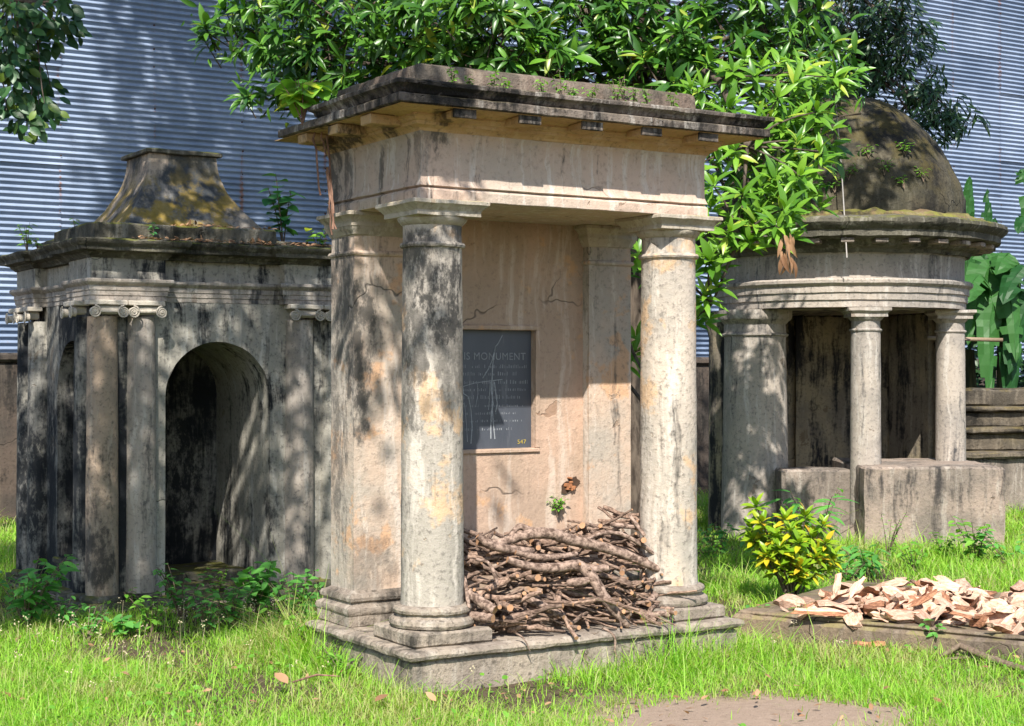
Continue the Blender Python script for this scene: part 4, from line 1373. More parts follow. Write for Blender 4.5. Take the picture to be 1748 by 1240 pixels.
# ---------------------------------------------------------------- tall shade tree at the left, one branch hanging into view
def build_shade_tree():
    rnd = random.Random(31)
    base = Vector((-7.2, 6.4, -.1))
    root = empty('shade_tree', base, 0, 'tall oval-leaved tree whose branch hangs in at the upper left corner', 'tree')
    tr = MB(); lv = []
    tr.tube([base, base + Vector((.2, 0, 4)), base + Vector((.8, .3, 9)), base + Vector((2, .8, 14))], [.32, .26, .2, .12], 10)
    # lower crown (shades the arched tomb), spread out along the light
    cl = [(rnd.uniform(-5.4, -1.0), rnd.uniform(10.0, 15.6), rnd.uniform(5.6, 8.4)) for _ in range(125)]
    def shade_ok(x, ys):
        lim = -1.05 + (.25 if ys > 12.5 else 0)
        return x < lim
    cnt = 0
    for (x, ys, z) in cl:
        if not shade_ok(x, ys): continue
        y = ys - z / 1.025
        cr = rnd.uniform(.25, .5)
        for _ in range(int(70 * (cr / .35) ** 2)):
            d = Vector((rnd.gauss(0, 1), rnd.gauss(0, 1), rnd.gauss(0, 1))).normalized()
            p = Vector((x, y, z)) + d * cr * rnd.random() ** .4
            L = rnd.uniform(.10, .15)
            lv.append(frame((d.x + rnd.uniform(-.5, .5), d.y + rnd.uniform(-.5, .5), -.3 + rnd.uniform(-.5, .4)), (rnd.uniform(-.5, .5), rnd.uniform(-.5, .5), 1), p, L, L, L))
        if cnt % 4 == 0: limb(tr, base + Vector((.3, 0, 4.6)), (x, y, z), .05, .01, rnd)
        cnt += 1
    # loose twigs at the crown's right edge: leaf shade on the pier and attic of the portico tomb
    for (x, ys, z) in [(rnd.uniform(-1.15, -.55), rnd.uniform(9.9, 12.6), rnd.uniform(5.2, 7.2)) for _ in range(26)]:
        y = ys - z / 1.025
        for _ in range(13):
            d = Vector((rnd.gauss(0, 1), rnd.gauss(0, 1), rnd.gauss(0, 1))).normalized()
            L = rnd.uniform(.10, .16)
            lv.append(frame((d.x, d.y, -.5), (0, -.3, 1), Vector((x, y, z)) + d * .22, L, L * .8, L))
    # upper crown: broken shade on the shed
    for _ in range(260):
        x = rnd.uniform(-6.0, 2.0) if rnd.random() < .15 else rnd.uniform(-5.4, -1.2)
        ys = rnd.uniform(21.5, 31.0); z = rnd.uniform(11.5, 15.5)
        y = ys - z / 1.025
        cr = rnd.uniform(.35, .75)
        for _ in range(int(45 * (cr / .5) ** 2)):
            d = Vector((rnd.gauss(0, 1), rnd.gauss(0, 1), rnd.gauss(0, 1))).normalized()
            p = Vector((x, y, z)) + d * cr * rnd.random() ** .4
            L = rnd.uniform(.16, .24)
            lv.append(frame((d.x, d.y, -.3), (rnd.uniform(-.5, .5), rnd.uniform(-.5, .5), 1), p, L, L, L))
        if _ % 5 == 0: limb(tr, base + Vector((2, .8, 13.5)), (x, y, z), .06, .015, rnd)
    # the branch in view
    vis = []
    tr.tube([base + Vector((.2, 0, 4.0)), P(-260, -120, 7.4), P(-20, -6, 7.5), P(60, 4, 7.5), P(118, 2, 7.5)], [.06, .03, .014, .010, .004], 6)
    for (px, py, r, n) in ((20, 20, .10, 26), (60, 15, .09, 26), (95, 22, .08, 24), (110, 50, .07, 18), (85, 60, .07, 14), (45, 40, .10, 22), (10, 70, .08, 20), (30, 100, .09, 24), (20, 140, .10, 26), (55, 150, .08, 20), (85, 150, .06, 9), (65, 180, .07, 16), (35, 185, .09, 22), (45, 215, .06, 12), (12, 190, .08, 16), (80, 190, .05, 8), (8, 110, .08, 14), (5, 20, .1, 14)):
        c = P(px, py, 7.45 + rnd.uniform(-.25, .25))
        limb(tr, P(min(px, 90) * .6, 4, 7.5), c, .006, .002, rnd, 5, .06)
        for (p, d) in blob_pts(c, (r, r * 1.6, r), int(n * 1.5), rnd):
            L = rnd.uniform(.05, .078)
            vis.append(frame((d.x + rnd.uniform(-.6, .9), d.y * .5, -.55 + rnd.uniform(-.5, .3)), (rnd.uniform(-.6, .6), -.9, .6), p, L, L * 1.05, L))
    lm = leaf_mesh('oval', M['oval'])
    for m in rnd.sample(vis, 290):
        o = link(bpy.data.objects.new('leaf', lm), root); o.matrix_local = Matrix.Translation(-base) @ m
    crown_object('crown', loc_tree(root, lv + vis), 'oval', M['oval'], root, rnd)
    tr.v = [tuple(Vector(v) - base) for v in tr.v]
    tr.build('trunk', M['bark'], root, sharp=None)


build_shade_tree()


# ---------------------------------------------------------------- banana plants
def banana_leaf(mb, a, mid, tip, w, rnd, face):
    pts = []
    n = 26
    for i in range(n + 1):
        t = i / n
        p = Vector(a) * (1 - t) ** 2 + Vector(mid) * 2 * t * (1 - t) + Vector(tip) * t * t
        pts.append(p)
    V = []; F = []
    for i, p in enumerate(pts):
        t = i / n
        d = (pts[min(i + 1, n)] - pts[max(i - 1, 0)]).normalized()
        s = d.cross(Vector(face))
        if s.length < .1: s = d.cross(Vector((1, 0, 0)))
        s.normalize(); up = s.cross(d)
        hw = w * .5 * (math.sin(PI * min(1, .06 + t * .94)) ** .5)
        if t < .08: hw *= .2
        for k in (-1, -.5, 0, .5, 1):
            sag = -.45 * abs(k) ** 1.4 * hw + (.010 if i % 2 else -.010) * abs(k) + .012 * math.sin(i * .9 + k * 3)
            V.append(p + s * k * hw + up * (sag + rnd.uniform(-.006, .006)))
    for i in range(n):
        for k in range(4):
            if k in (0, 3) and rnd.random() < .22 and i > 2: continue
            q = i * 5 + k
            F.append((q, q + 5, q + 6, q + 1))
    mb.add(V, F)
    mb.tube(pts, [.022 * (1 - .85 * i / n) for i in range(n + 1)], 5)


def build_banana(px, D, label, leaves, h):
    rnd = random.Random(int(px))
    base = P(px, 600, D); base.z = -.05
    root = empty('banana_plant', base, 0, label, 'banana plant', 'banana plants at the right edge')
    st_ = MB()
    st_.tube([(0, 0, 0), (.02, .0, h * .5), (.0, .02, h)], [.13, .11, .07], 10)
    st_.build('stem', M['banstem'], root, sharp=None)
    for (mx, my, tx, ty, w, dd) in leaves:
        b = MB()
        a = Vector((0, 0, h))
        m_ = P(mx, my, D + dd * .5) - base; t_ = P(tx, ty, D + dd) - base
        banana_leaf(b, a, m_, t_, w * 1.15, rnd, (0.05, -.55, .85) if t_.z > h else (.05, -.95, .25))
        b.build('leaf', M['banana'], root, sharp=None, smooth=False)


build_banana(1712, 21.6, 'tall banana plant with broad drooping leaves at the right edge', [(1700, 330, 1652, 590, .42, -.4), (1690, 380, 1688, 690, .34, -.7), (1745, 360, 1700, 470, .40, -.6),
             (1720, 380, 1735, 620, .42, -.7), (1675, 400, 1648, 520, .40, -.9), (1735, 420, 1725, 700, .36, -.5)], 2.2)
build_banana(1655, 21.9, 'banana plant with narrow upright young leaves beside the dome', [(1650, 400, 1656, 300, .20, .0), (1690, 420, 1686, 322, .18, .1), (1640, 430, 1625, 345, .24, -.3), (1700, 470, 1720, 560, .36, -.4), (1668, 440, 1700, 372, .24, .2), (1670, 450, 1690, 640, .34, -.4)], 2.0)
build_banana(1790, 21.3, 'nearer banana plant cut by the right picture edge', [(1775, 300, 1738, 400, .36, -.3), (1768, 240, 1736, 300, .34, .2), (1765, 420, 1722, 640, .40, -.3), (1800, 330, 1860, 500, .5, 0), (1760, 380, 1712, 520, .38, -.5)], 2.4)


def build_bush():
    rnd = random.Random(61)
    base = Vector((7.6, 23.6, -.1))
    root = empty('dark_bush', base, 0, 'dark dense bush in shade behind the banana plants', 'bush')
    lv = []; s = MB()
    for (c, r, n) in (((7.3, 23.6, 1.7), (1.1, .6, 1.6), 170), ((8.5, 23.4, 1.6), (1.0, .6, 1.6), 150), ((6.2, 23.6, 1.2), (.8, .5, 1.2), 100)):
        limb(s, base, Vector(c) + Vector((0, 0, .6)), .05, .012, rnd)
        for (p, d) in blob_pts(c, r, n, rnd):
            for _ in range(9):
                L = rnd.uniform(.12, .2)
                lv.append(frame((d.x + rnd.uniform(-.7, .7), d.y + rnd.uniform(-.7, .7), rnd.uniform(-.8, .4)), (rnd.uniform(-.5, .5), -.6, .7), p + Vector((rnd.uniform(-.12, .12), rnd.uniform(-.12, .12), rnd.uniform(-.12, .12))), L, L, L))
    crown_object('foliage', loc_tree(root, lv), 'oval', M['darkleaf'], root, rnd)
    s.v = [tuple(Vector(v) - base) for v in s.v]
    s.build('stem', M['bark'], root, sharp=None)


build_bush()


# ---------------------------------------------------------------- small plants
def leafy(name, label, cat, loc, h, nst, key, mat, L, nl, seed, group=None, lean=.45, wide=1.0, stem='twig', bare=.25, drop=-.15):
    rnd = random.Random(seed)
    root = empty(name, loc, 0, label, cat, group)
    s = MB(); me = leaf_mesh(key, mat)
    for i in range(nst):
        a = rnd.uniform(0, 2 * PI)
        k = lean * rnd.uniform(.3, 1) * h
        tip = Vector((math.cos(a) * k, math.sin(a) * k, h * rnd.uniform(.7, 1.05)))
        mid = Vector((math.cos(a) * k * .3, math.sin(a) * k * .3, tip.z * .55))
        pts = [Vector((0, 0, -.02)) * (1 - t) ** 2 + mid * 2 * t * (1 - t) + tip * t * t for t in (0, .2, .4, .6, .8, 1)]
        s.tube(pts, [.006 * (h / .4) ** .5 * (1 - .7 * j / 5) for j in range(6)], 5)
        for j in range(nl):
            t = bare + (1 - bare) * (j + .5) / nl
            p = Vector((0, 0, 0)) * (1 - t) ** 2 + mid * 2 * t * (1 - t) + tip * t * t
            ph = 2.4 * j + rnd.uniform(-.4, .4) + a
            d = Vector((math.cos(ph), math.sin(ph), drop + rnd.uniform(-.2, .45)))
            l = L * rnd.uniform(.65, 1.1)
            o = link(bpy.data.objects.new('leaf', me), root)
            o.matrix_local = frame(d, (rnd.uniform(-.3, .3), rnd.uniform(-.5, .1), 1), p, l, l * wide, l)
    s.build('stem', M[stem], root, sharp=None)
    return root


def G(px, py):
    """point of the ground that the photograph shows at px, py"""
    D = CAMZ * FPX / (py - HORY)
    v = P(px, py, D)
    return Vector((v.x, v.y, gh(v.x, v.y)))


# weeds before the arched tomb
leafy('weed_plant', 'large leafy weed at the left edge before the arched tomb', 'weed', G(45, 1072), .44, 16, 'weed', M['weed'], .125, 9, 1, lean=.8)
leafy('weed_plant', 'leafy weed low beside the corner base of the arched tomb', 'weed', G(110, 1072), .22, 7, 'weed', M['weed'], .08, 6, 2, lean=.7)
leafy('weed_plant', 'round-leaved weed flat in the grass before the corner pier', 'weed', G(215, 1085), .14, 6, 'heart', M['weed'], .085, 4, 3, lean=.8)
leafy('weed_plant', 'slim weed rising from the base between pier and half column', 'weed', CL + U * .27 - W * .06 + Vector((0, 0, .03)), .17, 2, 'weed', M['weedlit'], .045, 8, 4, lean=.15)
leafy('weed_plant', 'weed with small pale leaves at the left foot of the arch', 'weed', G(310, 1062), .38, 10, 'weed', M['weed'], .075, 9, 5, lean=.6)
leafy('weed_plant', 'weed with small whitish leaves inside the foot of the arch', 'weed', CL + U * .95 + W * .1 + Vector((0, 0, .04)), .22, 7, 'weed', M['weedlit'], .045, 7, 6, lean=.6)
leafy('weed_plant', 'tall leafy weed at the right foot of the arch', 'weed', G(440, 1052), .40, 10, 'heart', M['weed'], .11, 8, 7, lean=.6)
leafy('weed_plant', 'bushy weed in the grass below the right side of the arch', 'weed', G(395, 1070), .33, 12, 'weed', M['weed'], .09, 8, 8, lean=.9)
leafy('weed_plant', 'bushy weed between the arched tomb and the portico tomb', 'weed', G(505, 1062), .36, 13, 'weed', M['weed'], .09, 8, 9, lean=.9)
leafy('weed_plant', 'weed against the left end of the portico tomb', 'weed', G(548, 1066), .24, 6, 'weed', M['weed'], .075, 6, 10, lean=.7)
leafy('weed_plant', 'bright weed creeping over the left corner of the ledge', 'weed', C1 - U * .27 + W * 1.0 + Vector((-.02, -.05, .12)), .13, 5, 'heart', M['weedlit'], .05, 5, 11, lean=1.0)
leafy('weed_plant', 'bright weed in front of the left side of the plinth', 'weed', C1 - U * .36 + W * .35 + Vector((0, 0, .0)), .17, 7, 'weed', M['weedlit'], .055, 6, 12, lean=.9)
# right side
leafy('weed_plant', 'dark green weed at the foot of the big pier beside the column', 'weed', G(1225, 955), .34, 8, 'weed', M['weed'], .11, 7, 13, lean=.5)
leafy('weed_plant', 'low bright weed between the right column and the shrub', 'weed', G(1210, 965), .20, 6, 'heart', M['weedlit'], .07, 5, 14, lean=.8)
leafy('weed_plant', 'bushy weed with palmate leaves behind the yellow shrub', 'weed', G(1395, 965), .62, 10, 'narrow', M['weed'], .20, 9, 15, lean=.65, wide=1.2)
leafy('weed_plant', 'leafy weed before the parapet block at the right', 'weed', G(1665, 965), .45, 9, 'weed', M['weedlit'], .12, 8, 16, lean=.75)
leafy('weed_plant', 'small round-leaved weed before the middle of the parapet block', 'weed', G(1610, 955), .25, 5, 'heart', M['weedlit'], .07, 6, 17, lean=.5)
leafy('weed_plant', 'thin seeding weed before the left end of the parapet block', 'weed', G(1515, 955), .42, 6, 'weed', M['weedlit'], .04, 10, 18, lean=.5)
leafy('weed_plant', 'spreading weed between the shrub and the parapet', 'weed', G(1480, 985), .30, 9, 'narrow', M['weed'], .17, 7, 19, lean=.9, wide=1.3)
leafy('weed_plant', 'broad low weed behind the heap of split wood', 'weed', G(1440, 1000), .26, 8, 'weed', M['weed'], .10, 6, 20, lean=1.0)
leafy('weed_plant', 'weed seen between the rear pier and the right column above the firewood', 'weed', C1 + U * 1.86 + W * 1.25, .85, 5, 'weed', M['weed'], .13, 6, 21, lean=.2)
leafy('weed_plant', 'pointed bright weed against the front of the tomb slab', 'weed', G(1378, 1082), .17, 7, 'weed', M['weedlit'], .07, 6, 22, lean=.8)
leafy('weed_plant', 'small dark weed on the front of the slab', 'weed', G(1420, 1085), .15, 4, 'weed', M['weed'], .05, 4, 23, lean=.6)
leafy('weed_plant', 'small bright weed before the slab near the peeled bark', 'weed', G(1555, 1090), .17, 5, 'weed', M['weedlit'], .05, 5, 24, lean=.7)
leafy('weed_plant', 'dark leafy weed before the slab near the fallen branch', 'weed', G(1600, 1115), .20, 5, 'weed', M['weed'], .07, 5, 25, lean=.6)
leafy('weed_plant', 'weed sprouting from the broken plaster above the firewood', 'weed', C1 + U * 1.235 + W * .66 + Vector((0, 0, .79)), .11, 6, 'weed', M['weedlit'], .035, 9, 26, lean=.7)
for i, (px, py, hh, LL, lab) in enumerate(((150, 1090, .20, .06, 'low weed in the grass before the corner columns'), (260, 1078, .24, .07, 'low weed before the half column of the arched tomb'), (350, 1078, .28, .07, 'middle weed in the row below the arch'),
        (470, 1082, .24, .07, 'bright weed at the edge of the shade right of the arch'), (540, 1095, .22, .06, 'bright weed left of the plinth corner in the sun'), (590, 1110, .20, .05, 'small weed against the left side of the plinth'), (1300, 975, .30, .09, 'dark weed left of the yellow shrub'), (1560, 975, .26, .08, 'bright weed between the wood heap and the parapet'),
        (1720, 970, .34, .10, 'bright weed at the right picture edge before the parapet'), (1490, 1098, .14, .045, 'low weed before the middle of the slab front'), (1300, 1075, .16, .05, 'low weed before the left corner of the slab'))):
    leafy('weed_plant', lab, 'weed', G(px, py), hh, 8, 'weed', M['weedlit' if i % 2 else 'weed'], LL, 7, 200 + i, lean=.9)
# plants on the roofs
leafy('peepal_sapling', 'bright peepal sapling growing from the broken left end of the cornice', 'sapling', C1 + U * -.42 + W * .74 + Vector((0, 0, 3.05)), .27, 8, 'heart', M['peepal'], .15, 4, 31, lean=.7, bare=.35, stem='root', drop=-.35)
leafy('peepal_sapling', 'tall peepal sapling on the right of the arched tomb roof', 'sapling', CL + U * 1.52 + W * .25 + Vector((0, 0, 2.56)), .54, 4, 'heart', M['peepald'], .13, 9, 32, lean=.25)
leafy('peepal_sapling', 'small yellowish peepal sapling beside the tall one on the roof', 'sapling', CL + U * 1.74 + W * .12 + Vector((0, 0, 2.56)), .17, 4, 'heart', M['peepal'], .075, 4, 33, lean=.6)
leafy('weed_plant', 'small green weed on the cornice before the bell roof', 'weed', CL + U * .43 - W * .03 + Vector((0, 0, 2.565)), .13, 2, 'weed', M['peepald'], .05, 8, 34, lean=.1)
leafy('weed_plant', 'bright weed on the left rear corner of the arched tomb roof', 'weed', CL + U * -.02 + W * 1.55 + Vector((0, 0, 2.56)), .22, 5, 'weed', M['peepal'], .07, 7, 35, lean=.4)
leafy('weed_plant', 'tiny weed on the roof kerb at the left of the bell roof', 'weed', CL + U * .05 + W * .55 + Vector((0, 0, 2.67)), .08, 3, 'weed', M['peepal'], .045, 4, 36, lean=.5)
leafy('weed_plant', 'bright weed lower down the left roof edge', 'weed', CL + U * -.02 + W * 1.25 + Vector((0, 0, 2.56)), .10, 4, 'weed', M['peepal'], .05, 4, 37, lean=.5)
ORD = ['first', 'second', 'third', 'fourth', 'fifth', 'sixth', 'seventh', 'eighth', 'ninth', 'tenth', 'eleventh', 'twelfth', 'last']
DW = ['small weed on the dome just left of its middle', 'small weed high on the middle of the dome', 'small weed low on the middle of the dome', 'small weed low on the dome right of its middle', 'small weed high on the dome right of its middle', 'rightmost small weed on the face of the dome', 'leftmost small weed on the face of the dome']
AL = [(.02, .10), (.10, .06), (.23, .09), (.33, .08), (.55, .08), (.66, .12), (.74, .07), (.86, .10), (1.02, .12), (1.10, .14), (1.16, .10), (1.24, .09), (1.44, .09)]
for i, (uu, hh) in enumerate(AL):
    leafy('ledge_weed', ORD[i] + ' small weed from the left along the portico cornice top', 'weed', C1 + U * (uu - .02) - W * (.24 + .02 * (i % 3)) + Vector((0, 0, 3.118)), hh * 1.35, 4, 'weed', M['weedlit'], .038, 7, 50 + i, 'weeds along the portico cornice', lean=.35)
for i, (th, z, rr) in enumerate(((-8, 3.5, 1.19), (2, 3.72, 1.09), (8, 3.55, 1.18), (17, 3.42, 1.21), (22, 3.75, 1.07), (28, 3.5, 1.19), (-14, 3.38, 1.22))):
    x, y = rpos(th, rr + .04)
    leafy('dome_weed', DW[i], 'weed', RC + Vector((x, y, z)), .14, 4, 'weed', M['weedlit'], .06, 6, 70 + i, 'weeds on the dome', lean=.9)


# croton shrub
def build_croton():
    rnd = random.Random(77)
    base = G(1350, 1035)
    root = empty('croton_shrub', base, 0, 'yellow and green croton shrub beside the heap of split wood', 'shrub')
    s = MB(); m1 = leaf_mesh('croton', M['croton']); m2 = leaf_mesh('croton', M['crotony'])
    D = base.y
    tips = [(1290, 862, 0), (1300, 890, -.1), (1340, 885, .1), (1350, 905, -.1), (1365, 925, -.15), (1322, 915, -.1), (1285, 920, 0), (1405, 895, 0), (1410, 925, -.1), (1385, 915, .1), (1280, 900, .1),
            (1395, 950, -.12), (1350, 950, -.15), (1310, 945, -.12), (1420, 950, .05), (1375, 880, .1), (1330, 935, -.18), (1365, 965, -.15)]
    tot = 0; more = []
    for (px, py, dd) in tips:
        t_ = P(px, py, D + dd) - base
        s.tube([(rnd.uniform(-.02, .02), 0, -.03), (t_.x * .35, t_.y * .3, t_.z * .45), t_], [.012, .008, .004], 5)
        for m in whorl_mats(t_, (t_.x * .4, -.25, .8), 15, .115, rnd, (.25, 1.7)):
            yl = rnd.random() < (.34 if m.translation.z < .36 else .08)
            if tot < 290:
                o = link(bpy.data.objects.new('leaf', m2 if yl else m1), root); o.matrix_local = m
            tot += 1
        for _ in range(2):
            pp = t_ * rnd.uniform(.62, .92) + Vector((rnd.uniform(-.06, .06), rnd.uniform(-.02, .1), 0))
            more += whorl_mats(pp, (t_.x * .5 + rnd.uniform(-.4, .4), -.3, .6), 11, .11, rnd, (.3, 1.7))
    crown_object('inner_leaves', more, 'croton', M['croton'], root, rnd)
    s.build('stem', M['twig'], root, sharp=None)


build_croton()

# ================================================================== firewood on the ledge
def stick_protos():
    out = []
    rnd = random.Random(4)
    for k in range(12):
        pts = []; n = 6
        bx, by = rnd.uniform(-.04, .04), rnd.uniform(-.04, .04)
        for i in range(n + 1):
            t = i / n
            pts.append((t - .5, bx * math.sin(PI * t) + rnd.uniform(-.012, .012), by * math.sin(PI * t * 1.3) + rnd.uniform(-.012, .012)))
        r0 = 1.0
        V = MB()
        V.tube(pts, [.0205 * (1 - .35 * i / n) * rnd.uniform(.85, 1.15) for i in range(n + 1)], 7, 0, 1)
        out.append(V.mesh('stick', [M['stick'], M['stickend']], sharp=60))
    return out


def heap_top(u):
    """height of the firewood heap along the ledge"""
    t = (u - .18) / 1.34
    return .44 + .05 * math.sin(t * 5) + .22 * max(0, (t - .62)) / .38


def build_sticks():
    rnd = random.Random(9)
    pr = stick_protos()
    rot = Matrix.Translation(C1) @ Matrix.Rotation(PHI, 4, 'Z')
    n = 0
    for k in range(286):
        u = rnd.uniform(.22, 1.48)
        ht = heap_top(u)
        z = .245 + ht * rnd.random() ** .85
        f = (z - .235) / ht
        vf = -.20 + .42 * f ** 1.3                     # front slope of the heap
        v = vf + rnd.random() ** 2.2 * .22
        if u < .62:  yaw = rnd.gauss(-.25, .45) if rnd.random() < .7 else rnd.gauss(1.0, .5)
        elif u < 1.0: yaw = rnd.gauss(-.95, .55)
        else: yaw = rnd.gauss(-1.0, .6) if rnd.random() < .65 else rnd.gauss(.4, .5)
        L = rnd.uniform(.20, .48); th = rnd.choice((.42, .5, .6, .7, .8, .9, 1.05, 1.25, 1.45)) / L * .60
        if u < .45: L = min(L, .42)
        pitch = rnd.gauss(.05, .25)
        o = bpy.data.objects.new('stick', rnd.choice(pr))
        tag(o, 'thin dry stick in the firewood heap on the tomb ledge', 'stick', 'sticks of the firewood heap')
        COL.objects.link(o)
        half = L * .5
        u = min(max(u, .20 + half * abs(math.cos(yaw)) * .8), 1.60 - half * abs(math.cos(yaw)))
        v = min(v, .66 - half * abs(math.sin(yaw)))
        z = max(z, .245 + abs(math.sin(pitch)) * half)
        o.matrix_world = rot @ Matrix.Translation((u, v, z)) @ Matrix.Rotation(yaw, 4, 'Z') @ Matrix.Rotation(pitch, 4, 'Y') @ Matrix.Rotation(rnd.uniform(0, 6), 4, 'X') @ Matrix.Diagonal((L, L * th * 1.2, L * th * 1.2, 1))
    # larger logs and branches laid over the heap
    def pt(px, py, v):
        t = (px - 874.0) / FPX
        u = (t * (8.54 + W.y * v) - (-.425 + W.x * v)) / (U.x - t * U.y)
        D = 8.54 + U.y * u + W.y * v
        return C1 + U * u + W * v + Vector((0, 0, CAMZ + (HORY - py) / FPX * D))
    logs = [
        ('log', 'long crooked branch lying across the top of the firewood heap', [(815, 925, .12), (850, 928, .10), (890, 915, .06), (935, 910, .02), (975, 922, .0), (1030, 935, -.02), (1075, 950, -.05), (1124, 972, -.08)], [.024, .030, .034, .040, .040, .036, .034, .026]),
        ('log', 'thick branch bending down the front of the firewood heap', [(866, 955, -.02), (900, 966, -.05), (945, 970, -.08), (985, 965, -.10), (1010, 985, -.14), (1035, 1025, -.20), (1062, 1058, -.24), (1074, 1068, -.25)], [.022, .030, .034, .038, .040, .038, .030, .022]),
        ('log', 'short stub of log with a pale cut end in the heap', [(985, 968, -.06), (1010, 972, -.10), (1038, 970, -.13)], [.026, .027, .028]),
        ('log', 'bent branch stub rising at the left end of the top branch', [(868, 920, .10), (885, 900, .09), (905, 905, .07), (935, 912, .04)], [.016, .022, .024, .022]),
        ('log', 'splintered log end at the upper left of the heap', [(815, 915, .06), (835, 930, .04), (870, 938, .03), (910, 940, .02)], [.018, .028, .030, .022]),
        ('log', 'thick orange-ended log at the lower left of the heap', [(800, 1012, -.10), (825, 1030, -.18), (845, 1042, -.24)], [.034, .036, .034]),
        ('log', 'lowest thick log beside the left column base', [(800, 1050, -.12), (825, 1054, -.20), (842, 1056, -.25)], [.030, .032, .030]),
        ('log', 'straight log pointing out below the middle of the heap', [(900, 1022, -.10), (930, 1035, -.18), (955, 1050, -.25)], [.026, .027, .026]),
        ('log', 'reddish split log in the middle of the heap', [(970, 995, -.08), (990, 994, -.14), (1006, 990, -.17)], [.028, .032, .018]),
        ('log', 'stout short log standing out at the right of the heap', [(1132, 995, -.02), (1118, 1015, -.10), (1106, 1030, -.16)], [.026, .028, .026]),
        ('log', 'grey log lying under the long top branch', [(880, 943, .0), (930, 952, -.04), (985, 946, -.04)], [.018, .024, .018]),
        ('log', 'curved branch arching over the right part of the heap', [(1000, 922, .05), (1030, 910, .02), (1060, 912, .0), (1095, 930, -.04), (1115, 945, -.06)], [.010, .014, .016, .016, .012]),
        ('log', 'branch leaning on the right peak of the heap', [(1042, 895, .12), (1060, 898, .08), (1090, 900, .04)], [.016, .018, .016]),
        ('log', 'steep stick crossing the right peak of the heap', [(1075, 880, .08), (1088, 898, .02), (1100, 915, -.02)], [.013, .015, .013]),
        ('log', 'thin forked twig sticking out right over the column base', [(1120, 940, .0), (1145, 925, -.03), (1180, 918, -.06)], [.007, .006, .003]),
        ('log', 'second thin twig sticking out beside the right column', [(1110, 960, -.05), (1140, 968, -.08), (1176, 998, -.12)], [.006, .005, .002]),
        ('log', 'dark broken bark piece at the lower right of the heap', [(1108, 1050, -.18), (1128, 1048, -.22), (1142, 1050, -.24)], [.022, .024, .018]),
        ('log', 'long thin stick hanging over the ledge edge', [(1028, 1072, -.26), (1048, 1085, -.315), (1050, 1110, -.325), (1053, 1125, -.33)], [.008, .009, .008, .005]),
        ('log', 'short bent stick hanging over the ledge left of centre', [(880, 1080, -.29), (895, 1092, -.325), (905, 1112, -.33)], [.006, .006, .004]),
        ('log', 'pale peeled stick down the left end of the heap', [(792, 985, -.05), (797, 1010, -.12), (800, 1038, -.16)], [.012, .013, .011]),
        ('log', 'twisted branch at the left of the heap', [(812, 955, -.02), (832, 960, -.05), (842, 975, -.08), (850, 1000, -.12)], [.010, .012, .012, .008]),
    ]
    for k, (nm, lab, pts, rad) in enumerate(logs):
        wp = [pt(*p) for p in pts]
        # smooth the centre line
        fine = []; fr = []
        for i in range(len(wp) - 1):
            p0 = wp[max(i - 1, 0)]; p1 = wp[i]; p2 = wp[i + 1]; p3 = wp[min(i + 2, len(wp) - 1)]
            for j in range(4):
                t = j / 4
                fine.append(.5 * ((2 * p1) + (p2 - p0) * t + (2 * p0 - 5 * p1 + 4 * p2 - p3) * t * t + (3 * p1 - p0 - 3 * p2 + p3) * t ** 3))
                fr.append((rad[i] + (rad[i + 1] - rad[i]) * t) * rnd.uniform(.78, .85))
        fine.append(wp[-1]); fr.append(rad[-1] * .8)
        c = wp[len(wp) // 2]
        b = MB(); b.tube([p - c for p in fine], fr, 10, 0, 1)
        o = b.build(nm, [M['logbark'], M['stickend']], None, sharp=60, jit=.0055, jf=24, seed=k)
        o.location = c
        tag(o, lab, 'log' if rad[len(rad) // 2] > .015 else 'stick', 'larger pieces of the firewood heap')


build_sticks()


# ================================================================== split wood on the slab
def chunk_protos():
    out = []
    rnd = random.Random(6)
    for k in range(16):
        b = MB()
        w = rnd.uniform(.26, .66); hgt = rnd.uniform(.14, .40); n = 5
        V = []; F = []
        prof = [(-w / 2, 0), (-w * .32, hgt * .55), (0, hgt), (w * .30, hgt * .62), (w / 2, .02), (w * .1, -.07), (-w * .22, -.05)]
        m = len(prof)
        sk = rnd.uniform(-.12, .12)
        for i in range(n + 1):
            t = i / n
            s = 1 - .42 * abs(2 * t - 1) ** 2.2 * rnd.uniform(.5, 1.2)
            for (y, z) in prof:
                V.append((t - .5 + rnd.uniform(-.06, .06) * (i in (0, n)) * 2, y * s + sk * math.sin(t * PI) + rnd.uniform(-.05, .05), z * s + rnd.uniform(-.045, .045) + .05 * math.sin(t * PI * 1.2)))
        for i in range(n):
            for q in range(m):
                r_ = (q + 1) % m
                b_ = 1 if q in (4, 5, 6) or (k % 4 == 0 and q == 0) else 0
                F.append(((i * m + q, (i + 1) * m + q, (i + 1) * m + r_, i * m + r_), b_))
        b.v = V
        for f, mt in F: b.f.append(list(f)); b.m.append(mt)
        b.f.append(list(range(m))); b.m.append(0)
        b.f.append(list(reversed(range(n * m, n * m + m)))); b.m.append(0)
        out.append(b.mesh('wood_chunk', [M['chipwood'], M['chipbark']], sharp=18))
    return out


